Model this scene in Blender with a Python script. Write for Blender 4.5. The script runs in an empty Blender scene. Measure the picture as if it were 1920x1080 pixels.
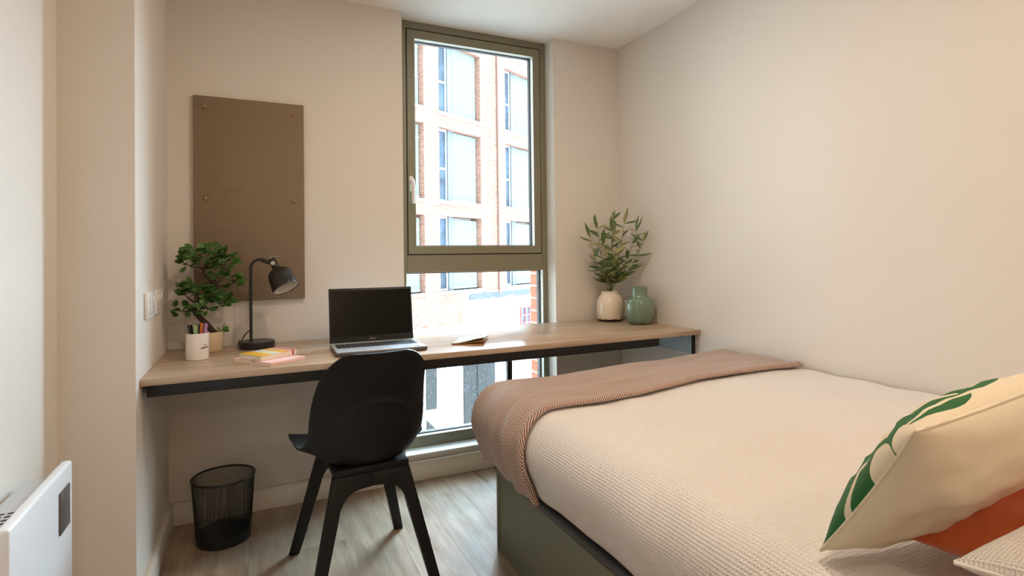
import bpy, bmesh, math, random
from mathutils import Vector, Matrix, noise, Euler
random.seed(7)
S = bpy.context.scene
COL = S.collection
PI = math.pi

# ------------------------------------------------------------------ camera
def make_camera():
    yaw, pitch, roll = math.radians(25.0398), math.radians(0.6858), math.radians(-0.6845)
    f = Vector((math.sin(yaw)*math.cos(pitch), math.cos(yaw)*math.cos(pitch), math.sin(pitch)))
    r = Vector((math.cos(yaw), -math.sin(yaw), 0))
    u = r.cross(f)
    r2 = math.cos(roll)*r + math.sin(roll)*u
    u2 = -math.sin(roll)*r + math.cos(roll)*u
    m = Matrix((r2, u2, -f)).transposed().to_4x4()
    m.translation = (0, 0, 1.1322)
    cam = bpy.data.cameras.new('camera')
    cam.sensor_width = 36
    cam.sensor_fit = 'HORIZONTAL'
    cam.lens = 1041.008/1920*36
    cam.shift_y = -(540-465.77)/1920
    cam.clip_start = 0.02
    cam.clip_end = 300
    o = bpy.data.objects.new('camera', cam)
    COL.objects.link(o)
    o.matrix_world = m
    S.camera = o
make_camera()

# ------------------------------------------------------------------ world, lamps, exposure
w = bpy.data.worlds.new('overcast_sky')
S.world = w
w.use_nodes = True
bg = w.node_tree.nodes['Background']
bg.inputs['Color'].default_value = (0.76, 0.89, 1.0, 1)
bg.inputs['Strength'].default_value = 10.5

def portal():
    l = bpy.data.lights.new('window_portal', 'AREA')
    l.shape = 'RECTANGLE'; l.size = 0.86; l.size_y = 2.2
    l.cycles.is_portal = True
    o = bpy.data.objects.new('window_portal', l)
    COL.objects.link(o)
    o.location = (1.127, 3.03, 1.25)
    o.rotation_euler = (math.radians(-90), 0, 0)
portal()
def fill_sun():
    # added broad sun lamp, stands in for bright facade and sky daylight indoors
    l = bpy.data.lights.new('fill_sun', 'SUN')
    l.energy = 118.0; l.angle = math.radians(44); l.color = (0.58, 0.79, 1.0)
    o = bpy.data.objects.new('fill_sun', l); COL.objects.link(o)
    d = Vector((0.76, 0.61, 0.46)).normalized()
    o.rotation_euler = d.to_track_quat('Z', 'Y').to_euler()
    o.location = d*60
fill_sun()
WARM = (1.0, 0.79, 0.59)
DOWNLIGHTS = [((0.80, 1.62), 9.8), ((1.00, 0.45), 10.4), ((1.20, -1.00), 7), ((0.35, -2.60), 20)]  # rear two are added fill, to lift the wall under the desk

S.view_settings.view_transform = 'Standard'
S.view_settings.look = 'None'
S.view_settings.exposure = 0.0
S.view_settings.gamma = 1.0
S.view_settings.use_curve_mapping = False
S.cycles.use_denoising = True
S.cycles.max_bounces = 10
S.cycles.diffuse_bounces = 5
S.cycles.use_adaptive_sampling = True
S.cycles.adaptive_threshold = 0.02
S.cycles.glossy_bounces = 4
S.cycles.transparent_max_bounces = 24
S.cycles.sample_clamp_indirect = 6.0
S.cycles.caustics_reflective = False
S.cycles.caustics_refractive = False

# ------------------------------------------------------------------ material helpers
def lin(c):
    return tuple(((x/255)/12.92 if x/255 <= 0.04045 else ((x/255+0.055)/1.055)**2.4) for x in c)

class NT:
    def __init__(s, name):
        s.m = bpy.data.materials.new(name); s.m.use_nodes = True
        s.t = s.m.node_tree; s.t.nodes.clear()
        s.out = s.t.nodes.new('ShaderNodeOutputMaterial')
    def n(s, typ, ins=None, **props):
        nd = s.t.nodes.new(typ)
        for k, v in props.items(): setattr(nd, k, v)
        if ins:
            for k, v in ins.items(): s.set(nd.inputs[k], v)
        return nd
    def set(s, sock, v):
        if hasattr(v, 'is_output') or isinstance(v, bpy.types.NodeSocket): s.t.links.new(v, sock)
        else: sock.default_value = v
    def math(s, op, a, b=0.0, c=0.0, clamp=False):
        nd = s.n('ShaderNodeMath', operation=op, use_clamp=clamp)
        s.set(nd.inputs[0], a); s.set(nd.inputs[1], b)
        if op in ('MULTIPLY_ADD', 'SMOOTH_MIN', 'SMOOTH_MAX'): s.set(nd.inputs[2], c)
        return nd.outputs[0]
    def mix(s, f, a, b, blend='MIX'):
        nd = s.n('ShaderNodeMix', data_type='RGBA', blend_type=blend)
        s.set(nd.inputs[0], f)
        for i, v in ((6, a), (7, b)):
            if isinstance(v, tuple) and len(v) == 3: v = (*v, 1)
            s.set(nd.inputs[i], v)
        return nd.outputs[2]
    def ramp(s, f, stops):
        nd = s.n('ShaderNodeValToRGB'); s.set(nd.inputs[0], f)
        e = nd.color_ramp.elements
        while len(e) < len(stops): e.new(0.5)
        for el, (p, c) in zip(e, stops):
            el.position = p; el.color = (*c, 1) if len(c) == 3 else c
        return nd.outputs[0]
    def sep(s, v):
        nd = s.n('ShaderNodeSeparateXYZ'); s.set(nd.inputs[0], v); return nd.outputs
    def coord(s, kind='Object'):
        return s.n('ShaderNodeTexCoord').outputs[kind]
    def mapping(s, v, scale=(1,1,1), loc=(0,0,0), rot=(0,0,0)):
        nd = s.n('ShaderNodeMapping'); s.set(nd.inputs[0], v)
        nd.inputs['Scale'].default_value = scale; nd.inputs['Location'].default_value = loc; nd.inputs['Rotation'].default_value = rot
        return nd.outputs[0]
    def noise(s, v, scale=5, detail=3, rough=0.5, out='Fac'):
        nd = s.n('ShaderNodeTexNoise'); s.set(nd.inputs['Vector'], v)
        nd.inputs['Scale'].default_value = scale; nd.inputs['Detail'].default_value = detail; nd.inputs['Roughness'].default_value = rough
        return nd.outputs[out]
    def bump(s, h, strength=0.3, dist=0.002):
        nd = s.n('ShaderNodeBump'); s.set(nd.inputs['Height'], h)
        nd.inputs['Strength'].default_value = strength; nd.inputs['Distance'].default_value = dist
        return nd.outputs[0]
    def bsdf(s, color, rough=0.5, metal=0.0, normal=None, coat=0.0, sheen=0.0, spec=0.5, **kw):
        nd = s.n('ShaderNodeBsdfPrincipled')
        if isinstance(color, tuple) and len(color) == 3: color = (*color, 1)
        s.set(nd.inputs['Base Color'], color); s.set(nd.inputs['Roughness'], rough); nd.inputs['Metallic'].default_value = metal
        nd.inputs['Coat Weight'].default_value = coat; nd.inputs['Sheen Weight'].default_value = sheen
        nd.inputs['Specular IOR Level'].default_value = spec
        if normal is not None: s.set(nd.inputs['Normal'], normal)
        s.t.links.new(nd.outputs[0], s.out.inputs[0])
        return nd

def plain(name, rgb, rough=0.5, metal=0.0, coat=0.0, vary=0.06, scale=20, bump=0.0, bscale=200, spec=0.5, sheen=0.0):
    t = NT(name); co = t.coord(); c = lin(rgb)
    f = t.noise(co, scale, 4)
    col = t.mix(f, tuple(x*(1-vary) for x in c), tuple(min(1, x*(1+vary)) for x in c))
    nrm = t.bump(t.noise(co, bscale, 2), bump, 0.001) if bump else None
    t.bsdf(col, rough, metal, nrm, coat, sheen, spec)
    return t.m

M = {}
M['wall'] = plain('wall_paint', (224, 217, 208), 0.85, vary=0.012, scale=3, bump=0.06, bscale=260, spec=0.2)
M['ceiling'] = plain('ceiling_paint', (243, 241, 238), 0.9, vary=0.01, scale=3, spec=0.2)
M['skirting'] = plain('skirting_paint', (226, 220, 208), 0.4, vary=0.015, scale=4)
M['sill'] = plain('sill_paint', (236, 234, 228), 0.4, vary=0.01)
M['frame'] = plain('olive_frame_paint', (126, 120, 98), 0.42, vary=0.02, bump=0.03, bscale=500)
M['gasket'] = plain('black_rubber', (28, 30, 34), 0.6)
M['bead'] = plain('pale_bead', (206, 208, 198), 0.4)
M['black_metal'] = plain('black_powder_coat', (24, 23, 23), 0.42, bump=0.05, bscale=600)
M['black_plastic'] = plain('black_plastic', (24, 23, 23), 0.5, vary=0.05, bump=0.08, bscale=900, spec=0.28)
M['white_plastic'] = plain('white_plastic', (236, 234, 230), 0.35)
M['white_enamel'] = plain('white_enamel', (232, 234, 237), 0.3, vary=0.01)
M['grey_plastic'] = plain('dark_grey_plastic', (88, 82, 78), 0.35)
M['grey_enamel'] = plain('pale_grey_metal', (196, 198, 200), 0.4)
M['bed_panel'] = plain('olive_bed_panel', (119, 119, 99), 0.5, vary=0.03, scale=6)
M['bed_lip'] = plain('charcoal_vinyl', (72, 70, 70), 0.45)
M['mattress'] = plain('black_ticking', (26, 25, 27), 0.9)
M['bluegrey'] = plain('bluegrey_panel', (150, 163, 166), 0.5, vary=0.03)
M['white_ceramic'] = plain('white_ceramic', (235, 228, 222), 0.18, coat=0.4, vary=0.015)
M['cream_pot'] = plain('cream_pot', (226, 205, 168), 0.55, vary=0.03)
M['green_glaze'] = plain('sage_green_glaze', (112, 134, 112), 0.14, coat=0.7, vary=0.07, scale=14)
M['soil'] = plain('dark_soil', (48, 38, 30), 0.95, vary=0.4, scale=120, bump=0.6, bscale=150)
M['bark'] = plain('dark_bark', (66, 50, 42), 0.85, vary=0.3, scale=60, bump=0.6, bscale=120)
M['leaf_dark'] = plain('dark_green_leaf', (62, 100, 42), 0.4, vary=0.28, scale=30)
M['leaf_mid'] = plain('mid_green_leaf', (80, 116, 48), 0.42, vary=0.25, scale=30)
M['olive_a'] = plain('olive_leaf_deep', (86, 108, 60), 0.45, vary=0.2, scale=40)
M['olive_b'] = plain('olive_leaf_pale', (150, 150, 92), 0.5, vary=0.18, scale=40)
M['stem'] = plain('green_stem', (98, 100, 58), 0.6, vary=0.2)
M['silver'] = plain('silver_aluminium', (208, 214, 220), 0.36, metal=0.25, vary=0.015)
M['silver_edge'] = plain('dark_silver_edge', (96, 92, 90), 0.4, metal=0.5)
M['key'] = plain('dark_grey_keys', (52, 56, 62), 0.5)
M['screen'] = plain('black_screen', (8, 7, 7), 0.22, vary=0.0, spec=0.22)
M['bezel'] = plain('black_bezel', (26, 24, 23), 0.45)
M['mark_grey'] = plain('grey_lettering', (168, 160, 150), 0.4)
M['chrome'] = plain('brushed_steel', (190, 186, 180), 0.28, metal=1.0)
M['lamp_black'] = plain('lamp_black_paint', (30, 27, 26), 0.36, vary=0.05)
M['lamp_white'] = plain('lamp_inner_white', (226, 220, 210), 0.5)
M['pink'] = plain('pink_cover', (244, 204, 196), 0.6, vary=0.04)
M['paper'] = plain('cream_paper', (236, 224, 204), 0.85, vary=0.06, scale=300)
M['magenta'] = plain('magenta_elastic', (182, 36, 74), 0.7)
M['brown_card'] = plain('kraft_card', (176, 128, 78), 0.8, vary=0.05)
M['wood_stud'] = plain('wooden_stud', (176, 128, 84), 0.55, vary=0.1)
M['rust'] = plain('rust_wool', (196, 88, 34), 0.95, vary=0.14, scale=60, bump=0.5, bscale=700, sheen=0.3)
M['handle_white'] = plain('ivory_handle', (214, 202, 190), 0.35)
M['orange'] = plain('orange_pen', (226, 122, 50), 0.4)
M['purple'] = plain('lilac_pen', (176, 132, 186), 0.4)
M['lime'] = plain('pale_green_pen', (150, 190, 128), 0.4)
M['navy'] = plain('navy_pen', (36, 32, 44), 0.35)
M['red_mark'] = plain('red_print', (196, 72, 74), 0.5)
M['dark_mark'] = plain('dark_print', (52, 30, 28), 0.5)
# outside
M['white_render'] = plain('white_render', (228, 228, 226), 0.9, vary=0.03, scale=1.2)
M['upvc'] = plain('white_window_frame', (170, 174, 178), 0.4)
M['grey_post'] = plain('grey_metal_post', (76, 84, 90), 0.5)
M['grey_door'] = plain('grey_blue_door', (48, 48, 48), 0.8, vary=0.3, scale=3, spec=0.1)
M['slate'] = plain('dark_slate', (66, 70, 76), 0.9, vary=0.35, scale=8)
M['pipe'] = plain('brown_downpipe', (106, 76, 66), 0.6)
M['red_paint'] = plain('red_paint', (196, 62, 60), 0.5)
M['asphalt'] = plain('pale_paving', (200, 200, 198), 0.9, vary=0.08, scale=1.5)
M['sill_stone'] = plain('stone_sill', (180, 176, 172), 0.8)

def m_wood_desk():
    t = NT('oak_laminate'); co = t.coord()
    v = t.mapping(co, (1.2, 16, 16))
    f = t.noise(v, 2.2, 6, 0.6)
    g = t.noise(t.mapping(co, (3, 120, 120)), 2.0, 3, 0.6)
    k = t.noise(t.mapping(co, (0.9, 5, 5)), 2.0, 2)
    col = t.ramp(f, [(0.30, lin((154, 128, 104))), (0.5, lin((190, 166, 142))), (0.72, lin((208, 188, 166)))])
    col = t.mix(t.math('MULTIPLY', g, 0.35), col, lin((140, 106, 80)))
    col = t.mix(t.math('MULTIPLY', k, 0.3), col, lin((204, 182, 158)))
    t.bsdf(col, t.math('MULTIPLY_ADD', f, 0.12, 0.28), normal=t.bump(g, 0.12, 0.0006), spec=0.55)
    return t.m
M['desk_wood'] = m_wood_desk()

def m_floor():
    t = NT('oak_vinyl_plank'); co = t.coord()
    rnd = t.n('ShaderNodeObjectInfo').outputs['Random']
    sh = t.n('ShaderNodeVectorMath', operation='ADD'); t.set(sh.inputs[0], co)
    cb = t.n('ShaderNodeCombineXYZ'); t.set(cb.inputs[0], t.math('MULTIPLY', rnd, 31.0)); t.set(cb.inputs[1], t.math('MULTIPLY', rnd, 57.0)); t.set(cb.inputs[2], 0.0)
    t.set(sh.inputs[1], cb.outputs[0]); v = sh.outputs[0]
    f = t.noise(t.mapping(v, (11, 1.3, 1)), 2.2, 6, 0.62)
    g = t.noise(t.mapping(v, (130, 3.5, 1)), 1.6, 3, 0.6)
    wv = t.n('ShaderNodeTexWave', wave_type='RINGS', rings_direction='X'); t.set(wv.inputs['Vector'], t.mapping(v, (9, 0.9, 1)))
    wv.inputs['Scale'].default_value = 1.6; wv.inputs['Distortion'].default_value = 5; wv.inputs['Detail'].default_value = 3
    col = t.ramp(f, [(0.3, lin((134, 112, 88))), (0.52, lin((174, 153, 129))), (0.75, lin((198, 181, 160)))])
    col = t.mix(t.math('MULTIPLY', wv.outputs['Fac'], 0.16), col, lin((112, 92, 74)))
    col = t.mix(t.math('MULTIPLY', g, 0.28), col, lin((116, 96, 78)))
    col = t.mix(t.math('MULTIPLY', rnd, 0.22), col, lin((140, 120, 100)))
    t.bsdf(col, t.math('MULTIPLY_ADD', f, 0.16, 0.22), normal=t.bump(g, 0.2, 0.0008), spec=0.75, coat=0.25)
    return t.m
M['floor'] = m_floor()

def m_felt():
    t = NT('taupe_felt'); co = t.coord()
    a = t.noise(t.mapping(co, (1, 1, 0.25)), 900, 2)
    b = t.noise(t.mapping(co, (0.25, 1, 1)), 900, 2)
    k = t.noise(co, 420, 2)
    f = t.math('ADD', t.math('MULTIPLY', t.math('ADD', a, b), 0.35), t.math('MULTIPLY', k, 0.3))
    col = t.ramp(f, [(0.38, lin((118, 100, 80))), (0.62, lin((150, 132, 110)))])
    t.bsdf(col, 0.95, normal=t.bump(f, 0.5, 0.001), spec=0.15)
    return t.m
M['felt'] = m_felt()

def m_waffle():
    t = NT('white_waffle_cotton'); uv = t.sep(t.coord('UV'))
    cell = 0.0078
    a = t.math('ABSOLUTE', t.math('SINE', t.math('MULTIPLY', uv[0], PI/cell)))
    b = t.math('ABSOLUTE', t.math('SINE', t.math('MULTIPLY', uv[1], PI/cell)))
    h = t.math('SUBTRACT', 1.0, t.math('MULTIPLY', a, b))
    fine = t.noise(t.coord('UV'), 900, 2)
    h2 = t.math('MULTIPLY_ADD', fine, 0.15, h)
    col = t.mix(t.noise(t.coord('UV'), 3, 2), lin((238, 232, 227)), lin((243, 238, 234)))
    t.bsdf(col, 0.9, normal=t.bump(h2, 0.8, 0.0028), sheen=0.15, spec=0.2)
    return t.m
M['waffle'] = m_waffle()

def m_herring():
    t = NT('herringbone_wool'); uvv = t.coord('UV')
    wob = t.noise(uvv, 7, 2)
    uv = t.sep(uvv)
    vv = t.math('ADD', uv[1], t.math('MULTIPLY', wob, 0.01))
    zig = t.math('PINGPONG', vv, 0.040)
    ph = t.math('ADD', t.math('ADD', uv[0], t.math('MULTIPLY', zig, 1.3)), t.math('MULTIPLY', wob, 0.012))
    s_ = t.math('SINE', t.math('MULTIPLY', ph, 2*PI/0.0096))
    f = t.math('MULTIPLY_ADD', s_, 1.5, 0.75, clamp=True)
    fine = t.noise(uvv, 700, 2)
    lightc = t.mix(fine, lin((204, 176, 160)), lin((232, 210, 196)))
    darkc = t.mix(fine, lin((70, 34, 24)), lin((100, 56, 42)))
    col = t.mix(f, darkc, lightc)
    t.bsdf(col, 0.95, normal=t.bump(t.math('ADD', f, fine), 0.35, 0.0015), sheen=0.3, spec=0.15)
    return t.m
M['herring'] = m_herring()

def m_brick(name, c1, c2, mort, scale=1.0, vary=0.1):
    t = NT(name); v = t.coord('Object')
    x = t.sep(v)
    cb = t.n('ShaderNodeCombineXYZ'); t.set(cb.inputs[0], t.math('ADD', x[0], x[1])); t.set(cb.inputs[1], x[2]); 
    b = t.n('ShaderNodeTexBrick'); t.set(b.inputs['Vector'], cb.outputs[0])
    b.inputs['Scale'].default_value = 1.0; b.inputs['Brick Width'].default_value = 0.225; b.inputs['Row Height'].default_value = 0.075
    b.inputs['Mortar Size'].default_value = 0.006; b.inputs['Mortar Smooth'].default_value = 0.1; b.inputs['Bias'].default_value = 0.0
    b.inputs['Color1'].default_value = (*lin(c1), 1); b.inputs['Color2'].default_value = (*lin(c2), 1); b.inputs['Mortar'].default_value = (*lin(mort), 1)
    col = t.mix(t.math('MULTIPLY', t.noise(v, 3, 3), vary), b.outputs['Color'], lin((110, 60, 50)))
    t.bsdf(col, 0.9, normal=t.bump(b.outputs['Fac'], -0.3, 0.01))
    return t.m
M['facade_brick'] = m_brick('facade_brickwork', (140, 100, 84), (116, 76, 60), (142, 132, 122), vary=0.25)
M['brick'] = plain('orange_brick', (136, 80, 56), 0.9, vary=0.2, scale=18, bump=0.5, bscale=90)
M['mortar'] = plain('pale_mortar', (150, 142, 134), 0.95, vary=0.08, scale=40, bump=0.4, bscale=120)

def m_glass(name, tint, refl=1.0, rough=0.0, dirt=0.0):
    t = NT(name)
    tr = t.n('ShaderNodeBsdfTransparent', {'Color': (*tint, 1)})
    gl = t.n('ShaderNodeBsdfGlossy', {'Color': (1, 1, 1, 1), 'Roughness': rough})
    fr = t.n('ShaderNodeFresnel', {'IOR': 1.45})
    mx = t.n('ShaderNodeMixShader')
    t.set(mx.inputs[0], t.math('MULTIPLY', fr.outputs[0], refl)); t.set(mx.inputs[1], tr.outputs[0]); t.set(mx.inputs[2], gl.outputs[0])
    last = mx.outputs[0]
    if dirt:
        co = t.coord()
        sp = t.noise(t.mapping(co, (1, 1, 0.6)), 190, 2)
        m1 = t.ramp(sp, [(0.62, (0, 0, 0)), (0.70, (1, 1, 1))])
        df = t.n('ShaderNodeBsdfTranslucent', {'Color': (0.8, 0.8, 0.8, 1)})
        m2 = t.n('ShaderNodeMixShader'); t.set(m2.inputs[0], t.math('MULTIPLY', m1, dirt)); t.set(m2.inputs[1], last); t.set(m2.inputs[2], df.outputs[0])
        last = m2.outputs[0]
    t.t.links.new(last, t.out.inputs[0])
    return t.m
M['glass'] = m_glass('window_glass', (0.93, 0.96, 0.95), 0.8, dirt=0.035)

def m_farglass():
    t = NT('far_window_glass'); co = t.coord()
    col = t.ramp(t.noise(co, 2.2, 2), [(0.35, lin((30, 44, 58))), (0.7, lin((62, 80, 98)))])
    t.bsdf(col, 0.25, spec=0.25)
    return t.m
M['far_glass'] = m_farglass()
M['corrugated'] = plain('pale_corrugated_metal', (116, 126, 120), 0.5, vary=0.03)

def m_striped():
    t = NT('striped_cover'); x = t.sep(t.coord('Object'))
    nd = t.n('ShaderNodeValToRGB'); t.set(nd.inputs[0], t.math('MULTIPLY', x[0], 1/0.16)); nd.color_ramp.interpolation = 'CONSTANT'
    st = [(0.0, (234, 182, 52)), (0.26, (240, 218, 150)), (0.32, (214, 226, 216)), (0.50, (244, 226, 168)), (0.57, (236, 178, 56)), (0.76, (242, 230, 206)), (0.82, (238, 172, 176))]
    e = nd.color_ramp.elements
    while len(e) < len(st): e.new(0.5)
    for el, (p, c) in zip(e, st): el.position = p; el.color = (*lin(c), 1)
    t.bsdf(nd.outputs[0], 0.55)
    return t.m
M['striped'] = m_striped()

def m_map():
    t = NT('printed_leaflet'); co = t.coord('Object')
    n1 = t.noise(co, 38, 3)
    col = t.ramp(n1, [(0.40, lin((236, 234, 224))), (0.50, lin((176, 190, 168))), (0.54, lin((238, 236, 226))), (0.64, lin((232, 226, 208))), (0.68, lin((170, 176, 170)))])
    t.bsdf(col, 0.5)
    return t.m
M['leaflet'] = m_map()

def m_cushion():
    t = NT('leaf_print_linen'); uvv = t.coord('UV')
    # flat screen print: green leaf lobes with cream veins (ellipses in the cover's own u, v)
    def ell(cx, cy, a, b, rot):
        nd = t.n('ShaderNodeVectorMath', operation='SUBTRACT'); t.set(nd.inputs[0], uvv); nd.inputs[1].default_value = (cx, cy, 0)
        r = t.n('ShaderNodeVectorRotate', rotation_type='Z_AXIS'); t.set(r.inputs['Vector'], nd.outputs[0]); r.inputs['Angle'].default_value = math.radians(-rot)
        s2 = t.n('ShaderNodeVectorMath', operation='MULTIPLY'); t.set(s2.inputs[0], r.outputs[0]); s2.inputs[1].default_value = (1/a, 1/b, 0)
        ln = t.n('ShaderNodeVectorMath', operation='LENGTH'); t.set(ln.inputs[0], s2.outputs[0])
        wob = t.math('MULTIPLY_ADD', t.noise(uvv, 5, 1), 0.10, 0.95)
        return t.math('LESS_THAN', ln.outputs['Value'], wob)
    def union(l):
        r = l[0]
        for x in l[1:]: r = t.math('MAXIMUM', r, x)
        return r
    g = union([ell(*e) for e in CUSHION_GREEN])
    c = union([ell(*e) for e in CUSHION_CREAM])
    mask = t.math('MULTIPLY', g, t.math('SUBTRACT', 1.0, c))
    weave = t.noise(t.mapping(uvv, (1, 1, 1)), 420, 2)
    cream = t.mix(weave, lin((222, 206, 178)), lin((236, 224, 200)))
    green = t.mix(weave, lin((26, 80, 38)), lin((46, 114, 58)))
    col = t.mix(mask, cream, green)
    t.bsdf(col, 0.9, normal=t.bump(weave, 0.3, 0.001), sheen=0.1, spec=0.2)
    return t.m
CUSHION_GREEN = [(0.03, 0.14, 0.17, 0.14, 70), (0.12, 0.50, 0.46, 0.19, 86), (0.20, 0.84, 0.24, 0.13, 20), (0.40, 0.86, 0.24, 0.07, 6), (0.45, 0.35, 0.26, 0.09, 55), (0.66, 0.62, 0.24, 0.10, 30), (0.66, 0.25, 0.25, 0.09, 40)]
CUSHION_CREAM = [(0.09, 0.52, 0.34, 0.017, 68), (0.26, 0.92, 0.30, 0.012, 5), (-0.01, 0.69, 0.115, 0.075, 86), (0.02, 0.88, 0.07, 0.07, 60), (0.30, 0.62, 0.3, 0.05, 70)]
M['cushion'] = m_cushion()
M['cushion_back'] = plain('cream_linen', (234, 222, 200), 0.92, vary=0.04, scale=8, bump=0.3, bscale=900, spec=0.2)

# ------------------------------------------------------------------ mesh helpers
class MB:
    def __init__(s): s.bm = bmesh.new()
    def box(s, x0, x1, y0, y1, z0, z1, bevel=0.0, seg=2):
        vs = [s.bm.verts.new(c) for c in ((x0,y0,z0),(x1,y0,z0),(x1,y1,z0),(x0,y1,z0),(x0,y0,z1),(x1,y0,z1),(x1,y1,z1),(x0,y1,z1))]
        fs = [s.bm.faces.new([vs[i] for i in q]) for q in ((0,3,2,1),(4,5,6,7),(0,1,5,4),(1,2,6,5),(2,3,7,6),(3,0,4,7))]
        if bevel > 0:
            es = list({e for f in fs for e in f.edges})
            bmesh.ops.bevel(s.bm, geom=es, offset=bevel, segments=seg, affect='EDGES', profile=0.5)
        return s
    def tube(s, pts, rad, n=10, caps=True):
        pts = [Vector(p) for p in pts]
        rads = rad if isinstance(rad, (list, tuple)) else [rad]*len(pts)
        rings = []; prev = None
        for i, p in enumerate(pts):
            d = (pts[min(i+1, len(pts)-1)] - pts[max(i-1, 0)]).normalized()
            if prev is None:
                a = Vector((0,0,1)) if abs(d.z) < 0.9 else Vector((1,0,0))
                x = d.cross(a).normalized()
            else:
                x = (prev - d*prev.dot(d)).normalized()
            prev = x; y = d.cross(x)
            rings.append([s.bm.verts.new(p + (x*math.cos(2*PI*k/n) + y*math.sin(2*PI*k/n))*rads[i]) for k in range(n)])
        for a, b in zip(rings, rings[1:]):
            for k in range(n): s.bm.faces.new((a[k], a[(k+1)%n], b[(k+1)%n], b[k]))
        if caps:
            s.bm.faces.new(rings[0][::-1]); s.bm.faces.new(rings[-1])
        return s
    def lathe(s, prof, n=40, cap0=True, cap1=True, mat=None):
        mat = mat or Matrix.Identity(4); rings = []
        for r, z in prof:
            if r < 1e-5: rings.append([s.bm.verts.new(mat @ Vector((0,0,z)))])
            else: rings.append([s.bm.verts.new(mat @ Vector((r*math.cos(2*PI*k/n), r*math.sin(2*PI*k/n), z))) for k in range(n)])
        for a, b in zip(rings, rings[1:]):
            for k in range(n):
                if len(a) == 1 and len(b) == 1: continue
                if len(a) == 1: s.bm.faces.new((a[0], b[(k+1)%n], b[k]))
                elif len(b) == 1: s.bm.faces.new((a[k], a[(k+1)%n], b[0]))
                else: s.bm.faces.new((a[k], a[(k+1)%n], b[(k+1)%n], b[k]))
        if cap0 and len(rings[0]) > 1: s.bm.faces.new(rings[0][::-1])
        if cap1 and len(rings[-1]) > 1: s.bm.faces.new(rings[-1])
        return s
    def prism(s, poly, fn, bevel=0.0):
        """poly: 2-D outline; fn(p, side) -> 3-D point for side 0 / 1"""
        a = [s.bm.verts.new(fn(p, 0)) for p in poly]; b = [s.bm.verts.new(fn(p, 1)) for p in poly]
        fs = [s.bm.faces.new(a[::-1]), s.bm.faces.new(b)]
        n = len(poly)
        for i in range(n): fs.append(s.bm.faces.new((a[i], a[(i+1)%n], b[(i+1)%n], b[i])))
        if bevel:
            es = [e for e in list(fs[0].edges) + list(fs[1].edges)]
            bmesh.ops.bevel(s.bm, geom=es, offset=bevel, segments=2, affect='EDGES', profile=0.5)
        return s
    def xf(s, m):
        bmesh.ops.transform(s.bm, matrix=m, verts=s.bm.verts); return s
    def build(s, name, mat, parent=None, loc=(0,0,0), rot=(0,0,0), smooth=None):
        bmesh.ops.recalc_face_normals(s.bm, faces=s.bm.faces)
        me = bpy.data.meshes.new(name)
        s.bm.to_mesh(me); s.bm.free()
        return mkobj(name, me, mat, parent, loc, rot, smooth)

def mkobj(name, me, mat, parent=None, loc=(0,0,0), rot=(0,0,0), smooth=None):
    if mat is not None and not me.materials: me.materials.append(M[mat] if isinstance(mat, str) else mat)
    if smooth is not None:
        for p in me.polygons: p.use_smooth = True
        if smooth < 179:
            try: me.set_sharp_from_angle(angle=math.radians(smooth))
            except Exception: pass
    o = bpy.data.objects.new(name, me); COL.objects.link(o)
    o.location = loc; o.rotation_euler = rot
    if parent is not None: o.parent = parent
    return o

def tag(o, label=None, cat=None, group=None, kind=None):
    if label: o['label'] = label
    if cat: o['category'] = cat
    if group: o['group'] = group
    if kind: o['kind'] = kind
    return o
def thing(name, label, cat, loc=(0,0,0), rot=(0,0,0), group=None):
    o = bpy.data.objects.new(name, None); COL.objects.link(o)
    o.empty_display_size = 0.05; o.location = loc; o.rotation_euler = rot
    return tag(o, label, cat, group)
def struct(o, label): return tag(o, label, None, None, 'structure')
def box(name, b, mat, parent=None, bevel=0.0, loc=(0,0,0), rot=(0,0,0), seg=2):
    return MB().box(*b, bevel=bevel, seg=seg).build(name, mat, parent, loc, rot, 40 if bevel else None)
def grid_mesh(name, P, UV=None, closed_u=False):
    """P[i][j] -> Vector"""
    ni, nj = len(P), len(P[0])
    vs = [p for row in P for p in row]; fs = []
    for i in range(ni-1):
        for j in range(nj-1 if not closed_u else nj):
            j2 = (j+1) % nj
            fs.append((i*nj+j, i*nj+j2, (i+1)*nj+j2, (i+1)*nj+j))
    me = bpy.data.meshes.new(name); me.from_pydata([tuple(v) for v in vs], [], fs)
    if UV:
        uvs = [u for row in UV for u in row]
        l = me.uv_layers.new(name='UVMap')
        for lp in me.loops: l.data[lp.index].uv = uvs[lp.vertex_index]
    me.update()
    return me
def smooth01(x): x = max(0, min(1, x)); return x*x*(3-2*x)
def catmull(pts, n):
    out = []; P = [Vector(p) for p in pts]; P = [2*P[0]-P[1]] + P + [2*P[-1]-P[-2]]
    for i in range(1, len(P)-2):
        for k in range(n):
            t = k/n; a, b, c, d = P[i-1], P[i], P[i+1], P[i+2]
            out.append(0.5*((2*b) + (c-a)*t + (2*a-5*b+4*c-d)*t*t + (3*b-a-3*c+d)*t**3))
    out.append(P[-2]); return out

# ------------------------------------------------------------------ room shell
XL, XR, YB, YW, ZC = -0.328, 2.011, 2.766, 2.8594, 2.3726
XO1, XO2, ZS = 0.690, 1.565, 0.13
XLW, YCOL, YR = -0.521, 2.043, -3.3
YO = 2.955   # back of inner wall leaf, where the brick outer leaf starts
fl = box('floor', (XLW-0.3, XR+0.3, YR-0.2, 3.05, -0.2, -0.004), 'floor'); struct(fl, 'wood plank vinyl floor of the bedroom')
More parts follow.
